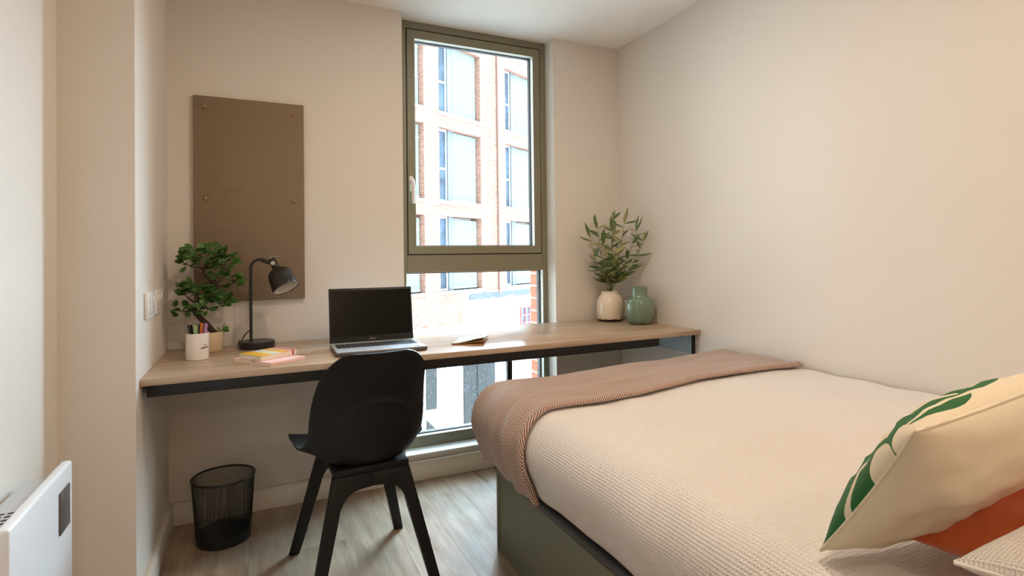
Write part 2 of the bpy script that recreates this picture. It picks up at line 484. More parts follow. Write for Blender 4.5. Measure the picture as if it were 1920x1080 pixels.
# planks along Y
pw, pl_ = 0.184, 1.22
plank_me = MB().box(0.0002, pw-0.0002, 0.0002, pl_-0.0002, -0.004, 0.0, bevel=0.0003, seg=1).build('plank', 'floor'); 
pm = plank_me.data; bpy.data.objects.remove(plank_me)
i = 0; x = XLW - 0.05
offs = [0.0, 0.42, 0.84, 0.22, 0.66, 1.02]
while x < XR:
    y = YR - offs[i % 6] - 0.02 + 0.195
    while y < YB:
        if y + pl_ > YR:
            o = mkobj('plank', pm, None, fl, (x, y, 0))
        y += pl_
    x += pw; i += 1
ce = box('ceiling', (XLW-0.3, XR+0.3, YR-0.2, 3.07, ZC, ZC+0.2), 'ceiling'); struct(ce, 'plain white ceiling above the window')
def wallobj(name, boxes, label):
    mb = MB()
    for b in boxes: mb.box(*b)
    return struct(mb.build(name, 'wall'), label)
u_ = [(XL-0.4, -0.1), (XR+0.3, -0.1), (XR+0.3, ZC+0.1), (XO2, ZC+0.1), (XO2, ZS-0.014), (XO1, ZS-0.014), (XO1, ZC+0.1), (XL-0.4, ZC+0.1)]
struct(MB().prism(u_, lambda p, s: Vector((p[0], (YB, YO)[s], p[1]))).build('wall_window', 'wall'), 'warm off-white wall around the tall window')
wallobj('wall_right', [(XR, XR+0.25, YR-0.2, YB+0.1, -0.1, ZC+0.1)], 'plain off-white wall along the bed')
wallobj('wall_left', [(XLW-0.25, XLW, YR-0.2, YCOL+0.05, -0.1, ZC+0.1)], 'off-white wall behind the white heater')
wallobj('wall_left_pier', [(XLW-0.25, XL, YCOL, YB+0.1, -0.1, ZC+0.1)], 'boxed-out wall pier left of the desk')
wallobj('wall_rear', [(XLW-0.25, XR+0.25, YR-0.2, YR, -0.1, ZC+0.1)], 'plain wall behind the viewer')
# skirting
def skirt(name, b, label):
    return struct(box(name, b, 'skirting', bevel=0.004), label)
BT, BH = 0.0186, 0.0976
skirt('baseboard_window', (XL, XR, YB-BT, YB+0.002, 0, BH), 'white painted skirting board under the window')
skirt('baseboard_left', (XL-0.002, XL+BT, YCOL, YB-BT, 0, BH), 'white painted skirting board in the desk alcove')
skirt('baseboard_right', (XR-BT, XR+0.002, YR, YB-BT, 0, BH), 'white painted skirting board behind the bed')
skirt('baseboard_rear', (XLW, XR-BT, YR-0.002, YR+BT, 0, BH), 'white painted skirting board behind the viewer')
struct(box('window_sill', (XO1, XO2, YB-0.004, YW+0.01, ZS-0.014, ZS), 'sill', bevel=0.003), 'white low window sill board just above the floor')

# ------------------------------------------------------------------ window
win = thing('window_1', 'tall olive framed window with opening upper sash', None); win['kind'] = 'structure'
FD = 0.075
def ring(name, x0, x1, z0, z1, wl, wr, wb, wt, y0, y1, mat, parent, bevel=0.002):
    bm = bmesh.new()
    O = [(x0, z0), (x1, z0), (x1, z1), (x0, z1)]; I = [(x0+wl, z0+wb), (x1-wr, z0+wb), (x1-wr, z1-wt), (x0+wl, z1-wt)]
    V = [[bm.verts.new((p[0], y, p[1])) for p in L] for L in (O, I) for y in (y0, y1)]   # O0 O1 I0 I1
    for k in range(4):
        m = (k+1) % 4
        for A, B in ((V[0], V[2]), (V[2], V[3]), (V[3], V[1]), (V[1], V[0])):
            bm.faces.new((A[k], A[m], B[m], B[k]))
    if bevel:
        bmesh.ops.bevel(bm, geom=[e for e in bm.edges if abs(e.verts[0].co.y-e.verts[1].co.y) < 1e-6 and abs(e.verts[0].co.y-y0) < 1e-6 and (e.verts[0] in V[2] and e.verts[1] in V[2] or e.verts[0] in V[0] and e.verts[1] in V[0])], offset=bevel, segments=1, affect='EDGES')
    mb = MB(); mb.bm.free(); mb.bm = bm
    return mb.build(name, mat, parent)
gx0, gx1, gz0, gz1 = 0.7327, 1.5282, 1.1376, 2.3343
zl = 1.0462
for nm, b in (('stile', (XO1, gx0, YW, YW+FD, zl, ZC)), ('stile', (gx1, XO2, YW, YW+FD, zl, ZC)), ('head_rail', (gx0, gx1, YW, YW+FD, gz1, ZC)), ('transom', (gx0, gx1, YW, YW+FD, zl, gz0)),
              ('stile', (XO1, 0.726, YW, YW+FD, ZS, zl)), ('stile', (1.534, XO2, YW, YW+FD, ZS, zl)), ('bottom_rail', (0.726, 1.534, YW, YW+FD, ZS, 0.186))):
    box(nm, b, 'frame', win, bevel=0.001, seg=1)
ring('sash_seal', gx0, gx1, gz0, gz1, 0.02, 0.02, 0.02, 0.02, YW+0.012, YW+0.05, 'gasket', win, 0)
sash = ring('sash', gx0+0.005, gx1-0.005, gz0+0.005, gz1-0.006, 0.0405, 0.0425, 0.0405, 0.045, YW-0.006, YW+0.055, 'frame', win, 0.003)
sx0, sx1, sz0, sz1 = gx0+0.0455, gx1-0.0475, gz0+0.0455, gz1-0.051
ring('bead', sx0, sx1, sz0, sz1, 0.002, 0.002, 0.002, 0.002, YW-0.004, YW+0.030, 'bead', sash, 0)
ring('gasket', sx0, sx1, sz0, sz1, 0.007, 0.007, 0.006, 0.006, YW+0.030, YW+0.056, 'gasket', sash, 0)
box('pane', (sx0+0.004, sx1-0.004, YW+0.042, YW+0.046, sz0+0.004, sz1-0.004), 'glass', sash)
ring('bead', 0.726, 1.534, 0.186, zl, 0.002, 0.002, 0.002, 0.002, YW+0.002, YW+0.034, 'bead', win, 0)
ring('gasket', 0.726, 1.534, 0.186, zl, 0.009, 0.009, 0.007, 0.007, YW+0.034, YW+0.066, 'gasket', win, 0)
box('pane', (0.730, 1.530, YW+0.050, YW+0.054, 0.190, zl-0.004), 'glass', win)
# handle on the left stile
hd = MB()
hd.box(0.742, 0.764, YW-0.018, YW-0.005, 1.470, 1.552, 0.006, 3)
hb = hd.build('handle', 'handle_white', sash, smooth=50)
lv = catmull([(0.753, YW-0.018, 1.520), (0.753, YW-0.040, 1.522), (0.754, YW-0.047, 1.505), (0.755, YW-0.047, 1.46), (0.755, YW-0.045, 1.405)], 6)
MB().tube(lv, [0.009]*len(lv), 12).build('handle_lever', 'handle_white', hb, smooth=60)

# brick outer leaf of the window reveal
rv = [box('wall_outer_left', (XO1-0.6, XO1+0.012, YO, YO+0.095, -0.3, ZC+0.15), 'mortar'), box('wall_outer_right', (XO2-0.012, XO2+0.6, YO, YO+0.095, -0.3, ZC+0.15), 'mortar')]
struct(rv[0], 'brick outer wall on the left side of the window glass'); struct(rv[1], 'orange brick outer wall on the right side of the window glass')
bme = []
for L in (0.1025, 0.215):
    o = box('brick', (0, L, 0, 0.1025, 0, 0.064), 'brick', None, bevel=0.003, seg=1); bme.append(o.data); bpy.data.objects.remove(o)
for side, xr in ((0, XO1), (1, XO2)):
    z = -0.25; k = 0
    while z < ZC+0.1:
        L = (0.1025, 0.215)[k % 2]
        mkobj('brick', bme[k % 2], None, rv[side], ((xr+0.015-L) if side == 0 else (xr-0.015), YO+0.0015, z))
        z += 0.075; k += 1

# ------------------------------------------------------------------ street and the building opposite
struct(box('street', (-60, 80, 3.2, 80, -7.1, -7.0), 'asphalt'), 'pale paved street below the window')
bd = thing('apartment_building', 'pale brick apartment block across the street with metal panelled windows', 'building', (6.26, 17.4, -7.0), (0, 0, math.atan2(0.474, 0.88)))
Z0 = 7.0
cols = [(-7.2, -5.15), (-3.70, -1.65), (-0.98, 1.08), (2.50, 4.56), (6.0, 8.06)]
rows = [(0.0, 2.41), (2.90, 5.25), (5.75, 8.05), (8.6, 10.9)]
# wall built as strips around the openings
xs = [-9.5] + [v for c in cols for v in c] + [10.0]
ZT = 11.6
zz = [-1.1] + [v for r in rows for v in r] + [ZT]
def facade():
    bm = bmesh.new(); V = {}
    def v(i, j, k):
        if (i, j, k) not in V: V[(i, j, k)] = bm.verts.new((xs[i], 0.5*k, zz[j]+Z0))
        return V[(i, j, k)]
    solid = lambda i, j: 0 <= i < len(xs)-1 and 0 <= j < len(zz)-1 and not (i % 2 == 1 and j % 2 == 1)
    for i in range(len(xs)-1):
        for j in range(len(zz)-1):
            if not solid(i, j): continue
            bm.faces.new((v(i, j, 0), v(i+1, j, 0), v(i+1, j+1, 0), v(i, j+1, 0)))
            bm.faces.new((v(i, j+1, 1), v(i+1, j+1, 1), v(i+1, j, 1), v(i, j, 1)))
            for (di, dj, a, b_) in ((-1, 0, (i, j), (i, j+1)), (1, 0, (i+1, j+1), (i+1, j)), (0, -1, (i+1, j), (i, j)), (0, 1, (i, j+1), (i+1, j+1))):
                if not solid(i+di, j+dj): bm.faces.new((v(*a, 0), v(*b_, 0), v(*b_, 1), v(*a, 1)))
    mb = MB(); mb.bm.free(); mb.bm = bm
    return mb.build('brick_wall', 'facade_brick', bd)
facade()
box('backing', (-9.4, 9.9, 0.5, 5.0, 0.0, ZT+Z0), 'white_render', bd)
# a ribbed panel shared by all openings
def ribbed(wd, ht):
    P = []; n = int(wd/0.075)*4
    prof = []
    for i in range(n+1):
        xx = wd*i/n; d = 0.0 if (i % 4) in (0, 1) else 0.03
        prof.append((xx, d))
    me = bpy.data.meshes.new('panel')
    vs = []; fs = []
    for (xx, d) in prof: vs += [(xx, d, 0), (xx, d, ht)]
    for i in range(n): fs.append((2*i, 2*i+2, 2*i+3, 2*i+1))
    b0 = len(vs); vs += [(0, 0.06, 0), (wd, 0.06, 0), (wd, 0.06, ht), (0, 0.06, ht)]; fs.append((b0, b0+3, b0+2, b0+1))
    me.from_pydata(vs, [], fs); me.materials.append(M['corrugated']); me.update(); return me
rib = ribbed(1.22, 2.30)
for ci, (a, b_) in enumerate(cols):
    for ri, (z0, z1) in enumerate(rows):
        h = z1-z0
        f = ring('window', a, a+0.555, z0+Z0, z1+Z0, 0.045, 0.045, 0.06, 0.06, 0.20, 0.27, 'upvc', bd, 0)
        box('glazing_bar', (a+0.045, a+0.51, 0.205, 0.265, z0+h*0.44+Z0, z0+h*0.44+0.07+Z0), 'upvc', f)
        box('pane', (a+0.045, a+0.51, 0.24, 0.25, z0+0.06+Z0, z0+h*0.44+Z0), 'far_glass', f)
        box('pane', (a+0.045, a+0.51, 0.24, 0.25, z0+h*0.44+0.07+Z0, z1-0.06+Z0), 'far_glass', f)
        box('post', (a+0.555, a+0.76, 0.15, 0.30, z0+Z0, z1+Z0), 'grey_post', bd)
        p = mkobj('panel', rib, None, bd, (a+0.77, 0.18, z0+0.02+Z0))
        for q in (0.02, 0.40, 0.80): box('panel_rail', (a+0.77, a+1.99, 0.165, 0.1795, z0+q*h+Z0, z0+q*h+0.05+Z0), 'upvc', bd)
        box('sill', (a-0.03, b_+0.03, -0.06, 0.25, z0-0.10+Z0, z0+Z0), 'sill_stone', bd)
MB().tube([(2.0, -0.06, -0.25+Z0), (2.0, -0.06, ZT+Z0)], 0.05, 8).build('downpipe', 'pipe', bd, smooth=60)
# white rendered lower part, its broken dark felt strip and the ground floor doors
box('render_band', (0.05, 10.0, -0.03, 0.2, -1.1+Z0, -0.12+Z0), 'white_render', bd)
sp = MB(); random.seed(3)
N_ = 60; top = []; bot = []
for i in range(N_+1):
    xx = 0.35 + 9.0*i/N_
    top.append((xx, -0.17 + random.uniform(-0.02, 0.02) + (0.03 if i < 6 and i % 2 else 0))); bot.append((xx, -0.36 + random.uniform(-0.05, 0.03)))
poly = bot + top[::-1]
sp.prism(poly, lambda p, s: Vector((p[0], -0.07 + 0.04*s, p[1]+Z0)))
sp.build('felt_strip', 'slate', bd)
box('ground_floor_wall', (-9.5, 10.0, -0.05, 0.5, 0, -1.1+Z0), 'white_render', bd)
for (a, b_) in ((-4.8, -3.4), (-1.72, -1.29), (-0.02, 1.62), (5.2, 6.6)):
    d = box('door_panel', (a, b_, -0.10, -0.05, 0.6, -1.75+Z0), 'grey_door', bd)
    if b_-a > 1: box('door_leaf', ((a+b_)/2-0.15, b_-0.08, -0.13, -0.10, 0.7, -1.85+Z0), 'grey_door', d)
box('ledge', (-9.5, 0.6, -0.12, -0.05, -1.16+Z0, -1.08+Z0), 'sill_stone', bd)
rd = ring('red_glazing', 3.22, 4.11, -1.75+Z0, -0.82+Z0, 0.05, 0.05, 0.05, 0.05, -0.12, -0.05, 'red_paint', bd, 0)
for k in (1, 2): box('glazing_bar', (3.22+k*0.28, 3.27+k*0.28, -0.115, -0.055, -1.70+Z0, -0.87+Z0), 'red_paint', rd)
for k in (1, 2): box('glazing_bar', (3.27, 4.06, -0.113, -0.057, -1.75+0.29*k+Z0, -1.70+0.29*k+Z0), 'red_paint', rd)
box('pane', (3.27, 4.06, -0.085, -0.08, -1.70+Z0, -0.87+Z0), 'far_glass', rd)

# ------------------------------------------------------------------ ceiling downlights (out of view above; last two are added fill)
for k, ((x, y), pwr) in enumerate(DOWNLIGHTS):
    d = thing('downlight', ['recessed ceiling downlight nearest the window', 'recessed ceiling downlight above the pillows', 'added recessed fill downlight behind the bed head', 'added recessed fill downlight nearest the rear wall'][k], 'downlight', (x, y, ZC), group='ceiling downlights')
    MB().lathe([(0.036, -0.001), (0.036, -0.006), (0.048, -0.005), (0.050, 0.0), (0.036, 0.0)], 32, False, False).build('trim_ring', 'white_plastic', d, smooth=40)
    l = bpy.data.lights.new('downlight_lamp', 'AREA'); l.shape = 'DISK'; l.size = 0.07
    l.color = WARM; l.energy = pwr
    lo = bpy.data.objects.new('downlight_lamp', l); COL.objects.link(lo); lo.parent = d; lo.location = (0, 0, -0.008)
#@@DESK
# ------------------------------------------------------------------ desk
ZD = 0.75; YD = 2.104
dk = thing('wall_desk', 'long oak topped desk with black steel rail spanning the alcove', 'desk', (0.84, 2.43, 0))
def D(b): return (b[0]-0.84, b[1]-0.84, b[2]-2.43, b[3]-2.43, b[4], b[5])
box('desktop', D((XL+0.001, XR-0.001, YD, YB-0.022, ZD-0.0227, ZD)), 'desk_wood', dk, bevel=0.0012)
box('front_rail', D((-0.315, 1.785, 2.145, 2.185, 0.682, ZD-0.0229)), 'black_metal', dk, bevel=0.002)
box('rear_rail', D((-0.30, 1.785, 2.665, 2.705, 0.682, ZD-0.0229)), 'black_metal', dk, bevel=0.002)
for xx in (-0.315, 1.745): box('side_rail', D((xx, xx+0.04, 2.1855, 2.6645, 0.682, ZD-0.0229)), 'black_metal', dk, bevel=0.002)
box('leg', D((1.195, 1.223, 2.63, 2.658, 0, 0.6815)), 'black_metal', dk, bevel=0.002)
wb = box('wall_bracket', D((XR-0.024, XR-0.002, 2.155, 2.73, 0.628, ZD-0.0229)), 'bluegrey', dk, bevel=0.001)
box('edge_strip', D((XR-0.027, XR-0.002, 2.143, 2.1545, 0.626, ZD-0.0229)), 'black_metal', wb)
MB().lathe([(0.011, 0), (0.011, 0.003), (0.0, 0.004)], 16).build('cover_cap', 'bluegrey', wb, (XR-0.024-0.84, 2.225-2.43, 0.69), (0, -PI/2, 0), smooth=50)

# ------------------------------------------------------------------ pin board
pb = thing('pin_board', 'tall taupe felt pin board with round wooden studs on the wall', 'pin board', (-0.0055, YB, 0.943))
box('panel', (-0.2243, 0.2243, -0.021, -0.0005, 0, 0.8986), 'felt', pb, bevel=0.0015)
stud = None
for sx in (-0.178, 0.178):
    for sz in (0.05, 0.4505, 0.851):
        if stud is None:
            stud = MB().lathe([(0.006, 0.0), (0.0062, 0.006), (0.0045, 0.0095), (0.0, 0.0105)], 16).build('stud', 'wood_stud', pb, (sx, -0.0209, sz), (PI/2, 0, 0), smooth=50)
        else:
            mkobj('stud', stud.data, None, pb, (sx, -0.0209, sz), (PI/2, 0, 0))

# ------------------------------------------------------------------ sockets on the left alcove wall
def socket(y0, y1, z0, label, kind):
    t = thing('wall_socket', label, 'socket', (XL, (y0+y1)/2, z0), group='white wall plates beside the desk')
    hw = (y1-y0)/2
    box('plate', (0.0005, 0.011, -hw, hw, 0, 0.087), 'white_plastic', t, bevel=0.003)
    for s in (-1, 1):
        if kind == 'switch':
            box('rocker', (0.0112, 0.015, s*hw*0.5-0.012, s*hw*0.5+0.012, 0.05, 0.072), 'white_plastic', t, bevel=0.0015)
        for (dy, dz, ww, hh) in ((0, 0.028, 0.004, 0.009), (-0.011, 0.014, 0.0065, 0.004), (0.011, 0.014, 0.0065, 0.004)):
            box('pin_hole', (0.0111, 0.0114, s*hw*0.5+dy-ww/2, s*hw*0.5+dy+ww/2, dz, dz+hh), 'gasket', t)
socket(2.19, 2.345, 0.932, 'white double wall socket nearer the front edge of the desk', 'switch')
socket(2.375, 2.53, 0.932, 'white double wall socket nearer the corner, behind the bonsai', 'switch')

# ------------------------------------------------------------------ heater
ht = thing('panel_heater', 'white slim wall heater with dark control panel on the left wall', 'heater', (-0.42, 1.565, 0.19))
box('front_cover', (-0.024, 0.0, -0.204, 0.204, 0, 0.434), 'white_enamel', ht, bevel=0.007, seg=3)
box('body', (-0.082, -0.0245, -0.195, 0.150, 0.01, 0.412), 'grey_enamel', ht, bevel=0.003)
for s in (-0.15, 0.10): box('bracket', (-0.1005, -0.0825, s-0.02, s+0.02, 0.05, 0.36), 'grey_plastic', ht)
for k in range(7):
    for j in range(2):
        box('vent_slot', (-0.072+j*0.023, -0.054+j*0.023, -0.165+k*0.018, -0.158+k*0.018, 0.4121, 0.4126), 'gasket', ht)
cp = box('control_panel', (0.0001, 0.004, 0.092, 0.168, 0.288, 0.388), 'grey_plastic', ht, bevel=0.0018)
#@@CHAIR
# ------------------------------------------------------------------ chair
def chair():
    t = thing('desk_chair', 'black plastic shell chair pushed up to the desk', 'chair', (0.352, 2.085, 0), (0, 0, math.radians(3.2)))
    prof = catmull([(0.222, 0.415), (0.212, 0.450), (0.11, 0.452), (-0.03, 0.438), (-0.115, 0.446), (-0.168, 0.490), (-0.200, 0.575), (-0.232, 0.675), (-0.262, 0.76), (-0.288, 0.828)], 15)
    prof = [Vector((p[0], p[1]-0.006*(1 if p[1] < 0.6 else 0.3))) for p in prof]
    nv = len(prof); nu = 37
    IN, OUT = [], []
    for i, c in enumerate(prof):
        v = i/(nv-1)
        d = (prof[min(i+1, nv-1)] - prof[max(i-1, 0)]).normalized()
        nrm = Vector((-d.y, d.x))       # towards the sitter side
        if nrm.x < 0 and v > 0.6: nrm = -nrm
        if v <= 0.6 and nrm.y < 0 and nrm.x < 0: nrm = -nrm
        up = Vector((d.y, -d.x))
        # walking front -> back -> up: sitter side is to the right of d
        side = Vector((d.y, -d.x))
        hw = 0.222 + (0.197-0.222)*smooth01((v-0.25)/0.30)
        hw -= 0.040*smooth01((v-0.62)/0.42)
        e = (1-v)/0.16
        if e < 1: hw *= 0.56 + 0.44*math.sqrt(max(0, 1-(1-e)**2))
        e = v/0.13
        if e < 1: hw *= 0.74 + 0.26*math.sqrt(max(0, 1-(1-e)**2))
        k = 0.018 + 0.055*smooth01((v-0.15)/0.35); k *= 1-0.92*smooth01((v-0.70)/0.30)
        ra, rb = [], []
        for j in range(nu):
            u = -1 + 2*j/(nu-1)
            off = k*abs(u)**2.4
            p = Vector((hw*u, c.x, c.y)) + Vector((0, side.x, side.y))*off
            zarc = 0.670 - 0.115*abs(u-0.05)**2.0
            z_here = p.z
            bl = 0.0
            if v > 0.36:
                bl = (0.007*smooth01((zarc - z_here)/0.006) + 0.022*smooth01((zarc - z_here)/0.16))*smooth01((v-0.36)/0.16)*(1-abs(u)**6)
            out = p - Vector((0, side.x, side.y))*(0.007 + bl)
            ra.append(p); rb.append(out)
        IN.append(ra); OUT.append(rb)
    bm = bmesh.new()
    A = [[bm.verts.new(p) for p in r] for r in IN]; B = [[bm.verts.new(p) for p in r] for r in OUT]
    for i in range(nv-1):
        for j in range(nu-1):
            bm.faces.new((A[i][j], A[i][j+1], A[i+1][j+1], A[i+1][j]))
            bm.faces.new((B[i][j+1], B[i][j], B[i+1][j], B[i+1][j+1]))
    for i in range(nv-1):
        bm.faces.new((A[i][0], A[i+1][0], B[i+1][0], B[i][0])); bm.faces.new((A[i+1][-1], A[i][-1], B[i][-1], B[i+1][-1]))
    for j in range(nu-1):
        bm.faces.new((A[0][j+1], A[0][j], B[0][j], B[0][j+1])); bm.faces.new((A[-1][j], A[-1][j+1], B[-1][j+1], B[-1][j]))
    bmesh.ops.recalc_face_normals(bm, faces=bm.faces)
    me = bpy.data.meshes.new('shell'); bm.to_mesh(me); bm.free()
    sh_ = mkobj('shell', me, 'black_plastic', t, smooth=50)
    rid = []
    for j in range(nu):
        u = -1 + 2*j/(nu-1)
        if abs(u) > 0.93: continue
        za = 0.670 - 0.115*abs(u-0.05)**2.0
        i = min((i for i in range(nv) if i > nv*0.5), key=lambda i: abs(OUT[i][j].z - (za+0.003)))
        i = i if OUT[i][j].z <= za+0.003 else i-1
        a_, b_ = OUT[i][j], OUT[min(i+1, nv-1)][j]
        f_ = max(0, min(1, (za+0.003-a_.z)/max(1e-6, b_.z-a_.z)))
        rid.append(a_.lerp(b_, f_))
    MB().tube(catmull(rid, 3), 0.0026, 8).build('back_ridge', 'black_plastic', sh_, smooth=60)
    box('seat_mount', (-0.126, 0.126, -0.181, 0.140, 0.4088, 0.430), 'black_plastic', t, bevel=0.003)
    inner = [(p.x, p.y) for p in catmull([(0.186, 0.0), (0.152, 0.135), (0.120, 0.262), (0.107, 0.312), (0.084, 0.344), (0.050, 0.360), (0.0, 0.364)], 4)]
    arch = [(-0.006, 0.408), (0.128, 0.408), (0.222, 0.0)] + inner[:-1] + [(-0.006, 0.364)]
    def leg(sx, rear):
        yt, yb = (-0.165, -0.232) if rear else (0.125, 0.218)
        th = 0.034
        def fn(p, s):
            q = p[1]/0.408
            y = yb + (yt-yb)*q
            w_ = th*(0.62+0.38*q)
            return Vector((sx*p[0], y + (s-0.5)*w_, p[1]))
        return MB().prism(arch, fn, bevel=0.004).build('leg', 'black_plastic', t, smooth=35)
    for rear in (True, False):
        for sx in (-1, 1): leg(sx, rear)
chair()

# ------------------------------------------------------------------ waste bin
def bin_():
    t = thing('waste_bin', 'black wire mesh waste bin on the floor under the desk', 'bin', (-0.112, 2.548, 0))
    r0, r1, h = 0.098, 0.115, 0.252
    bm = MB()
    n = 150
    for fam in (-1, 1):
        for k in range(n):
            a0 = 2*PI*k/n
            pts = []
            for q in range(17):
                f = q/16; z = 0.004 + f*(h-0.006); r = r0 + (r1-r0)*f
                a = a0 + fam*f*1.25
                pts.append((r*math.cos(a), r*math.sin(a), z))
            bm.tube(pts, 0.00058, 3, caps=False)
    me = bm.build('wire_mesh', 'black_metal', t); me['kind'] = 'stuff'
    ri = [(r1*math.cos(2*PI*k/48), r1*math.sin(2*PI*k/48), h) for k in range(49)]
    MB().tube(ri, 0.0042, 10, caps=False).build('rim', 'black_metal', t, smooth=60)
    MB().lathe([(0.0, 0.0), (r0+0.001, 0.0), (r0+0.0036, 0.034), (r0+0.0020, 0.034), (r0-0.002, 0.006), (0.0, 0.006)], 64, False, False).build('base', 'black_metal', t, smooth=30)
bin_()
#@@BED
# ------------------------------------------------------------------ bed
BX0, BX1, BY0, BY1 = 0.848, XR-0.022, -0.02, 1.983
bb = thing('bed_base', 'olive panelled bed base with charcoal lip', 'bed', ((BX0+BX1)/2, (BY0+BY1)/2, 0))
cx, cy = (BX0+BX1)/2, (BY0+BY1)/2
def Bc(b): return (b[0]-cx, b[1]-cx, b[2]-cy, b[3]-cy, b[4], b[5])
box('side_panel', Bc((BX0+0.003, BX0+0.021, BY0, BY1-0.0185, 0, 0.297)), 'bed_panel', bb, bevel=0.0015)
box('side_panel', Bc((BX1-0.018, BX1, BY0, BY1-0.0185, 0, 0.297)), 'bed_panel', bb, bevel=0.0015)
box('foot_panel', Bc((BX0, BX1, BY1-0.018, BY1, 0, 0.297)), 'bed_panel', bb, bevel=0.0015)
box('head_panel', Bc((BX0+0.0215, BX1-0.0185, BY0, BY0+0.018, 0, 0.297)), 'bed_panel', bb, bevel=0.0015)
box('lip', Bc((BX0-0.010, BX1, BY0, BY1+0.010, 0.2975, 0.331)), 'bed_lip', bb, bevel=0.012, seg=3)
mt = box('mattress', (-0.555, 0.555, -0.97, 0.97, 0, 0.235), 'mattress', None, bevel=0.04, loc=(cx+0.01, cy, 0.3315), seg=3)
tag(mt, 'black edged mattress between the olive base and the duvet', 'mattress')

UW = 1.125          # flat width from the wall to the left top edge
VE = 1.925          # Y of the foot top edge
Rr = 0.118
def topz(X, Y):
    z = 0.632 + 0.030*smooth01((X-0.95)/1.0)
    z += 0.010*noise.noise(Vector((X*2.6, Y*2.2, 3.1))) + 0.004*noise.noise(Vector((X*7, Y*6, 9.1)))
    return z
def bedmap(u, v, off, seed=0.0):
    """u: cloth length from the wall to the left hem; v: Y along the bed, past VE it falls over the foot"""
    du = max(0.0, u-UW); dv = max(0.0, v-VE)
    r = min((du**3 + dv**3)**(1/3), max(0.318, du, dv))
    X = (XR-0.016) - min(u, UW); Y = min(v, VE)
    z = topz(X, Y)
    nx = ny = 0.0
    if r > 0:
        nx, ny = -du/math.hypot(du, dv), dv/math.hypot(du, dv)
    th = min(r/Rr, math.radians(112))
    h = Rr*math.sin(th); d = Rr*(1-math.cos(th))
    rest = max(0.0, r - Rr*math.radians(112))
    h += -rest*math.sin(math.radians(22)); d += rest*math.cos(math.radians(22))
    # soft folds on the hanging part
    wob = 0.010*noise.noise(Vector((u*3, v*5.5, 5+seed))) * smooth01(r/0.15)
    nh, nz = math.sin(th), math.cos(th)
    h += (off+wob)*nh
    p = Vector((X + nx*h, Y + ny*h, z - d + (off+wob)*nz))
    if r == 0: p = Vector((X, Y, z+off))
    return p
def sheet(name, u0, u1, v0, v1, offf, mat, nu, nv, seed=0.0, us=None, vs=None):
    us = us or [u0 + (u1-u0)*i/(nu-1) for i in range(nu)]
    vs = vs or [v0 + (v1-v0)*j/(nv-1) for j in range(nv)]
    P, UV = [], []
    for i, u in enumerate(us):
        P.append([bedmap(u, v, offf(u, v, i, j), seed) for j, v in enumerate(vs)])
        UV.append([(u, v) for v in vs])
    return grid_mesh(name, P, UV)
def add_solid(o, th, offset=-1):
    m = o.modifiers.new('thickness', 'SOLIDIFY'); m.thickness = th; m.offset = offset
    m.use_even_offset = False
def hemwave(v): return 0.012*noise.noise(Vector((v*3.0, 1.7, 0.3)))
HEM = UW + 0.318
dme = sheet('duvet', 0, HEM, BY0+0.01, VE+0.30, lambda u, v, i, j: 0.004*noise.noise(Vector((u*9, v*9, 2))), 'waffle', 110, 140)
dv_ = mkobj('duvet', dme, 'waffle', None, smooth=180)
tag(dv_, 'white waffle weave duvet covering the bed', 'duvet')
add_solid(dv_, 0.012, 1 if False else -1)

# folded herringbone throw over the foot
def throw():
    vfront = lambda u: 1.555 + 0.03*math.sin(u*3.1+0.4) - 0.035*smooth01((0.35-u)/0.35) + 0.03*smooth01((u-0.9)/0.2) - 0.04*smooth01((u-1.1)/0.3)
    nu, nv = 130, 70
    U1 = HEM + 0.012; V1 = VE + 0.31
    P, UV = [], []
    us = [0.004 + (U1-0.004)*i/(nu-1) for i in range(nu)]
    for u in us:
        vf = vfront(u)
        row, ur = [], []
        # rolled front edge: from underneath, round, up onto the top
        for (dvv, of) in ((0.030, 0.006), (0.010, 0.0062), (-0.003, 0.008), (-0.008, 0.013), (-0.006, 0.020), (0.002, 0.025), (0.014, 0.027)):
            row.append(bedmap(u, vf+dvv, of, 1)); ur.append((u, vf + (dvv if of > 0.013 else -0.02-dvv)))
        for j in range(1, nv):
            v = vf + 0.016 + (V1-vf-0.016)*j/(nv-1)
            q = (v-vf)
            of = 0.017 + 0.010*math.exp(-q/0.04) + 0.009*noise.noise(Vector((u*4.0, v*9.0, 7))) + 0.006*noise.noise(Vector((u*2.0, v*16.0, 17)))
            of += 0.012*math.exp(-((q-0.14-0.03*math.sin(u*4))/0.03)**2)*smooth01((u-0.2)/0.5)
            row.append(bedmap(u, v, of, 1)); ur.append((u, v))
        P.append(row); UV.append(ur)
    me = grid_mesh('throw_blanket', P, UV)
    o = mkobj('throw_blanket', me, 'herring', None, smooth=180)
    tag(o, 'brown and cream herringbone throw folded over the foot of the bed', 'blanket')
    add_solid(o, 0.005, -1)
throw()

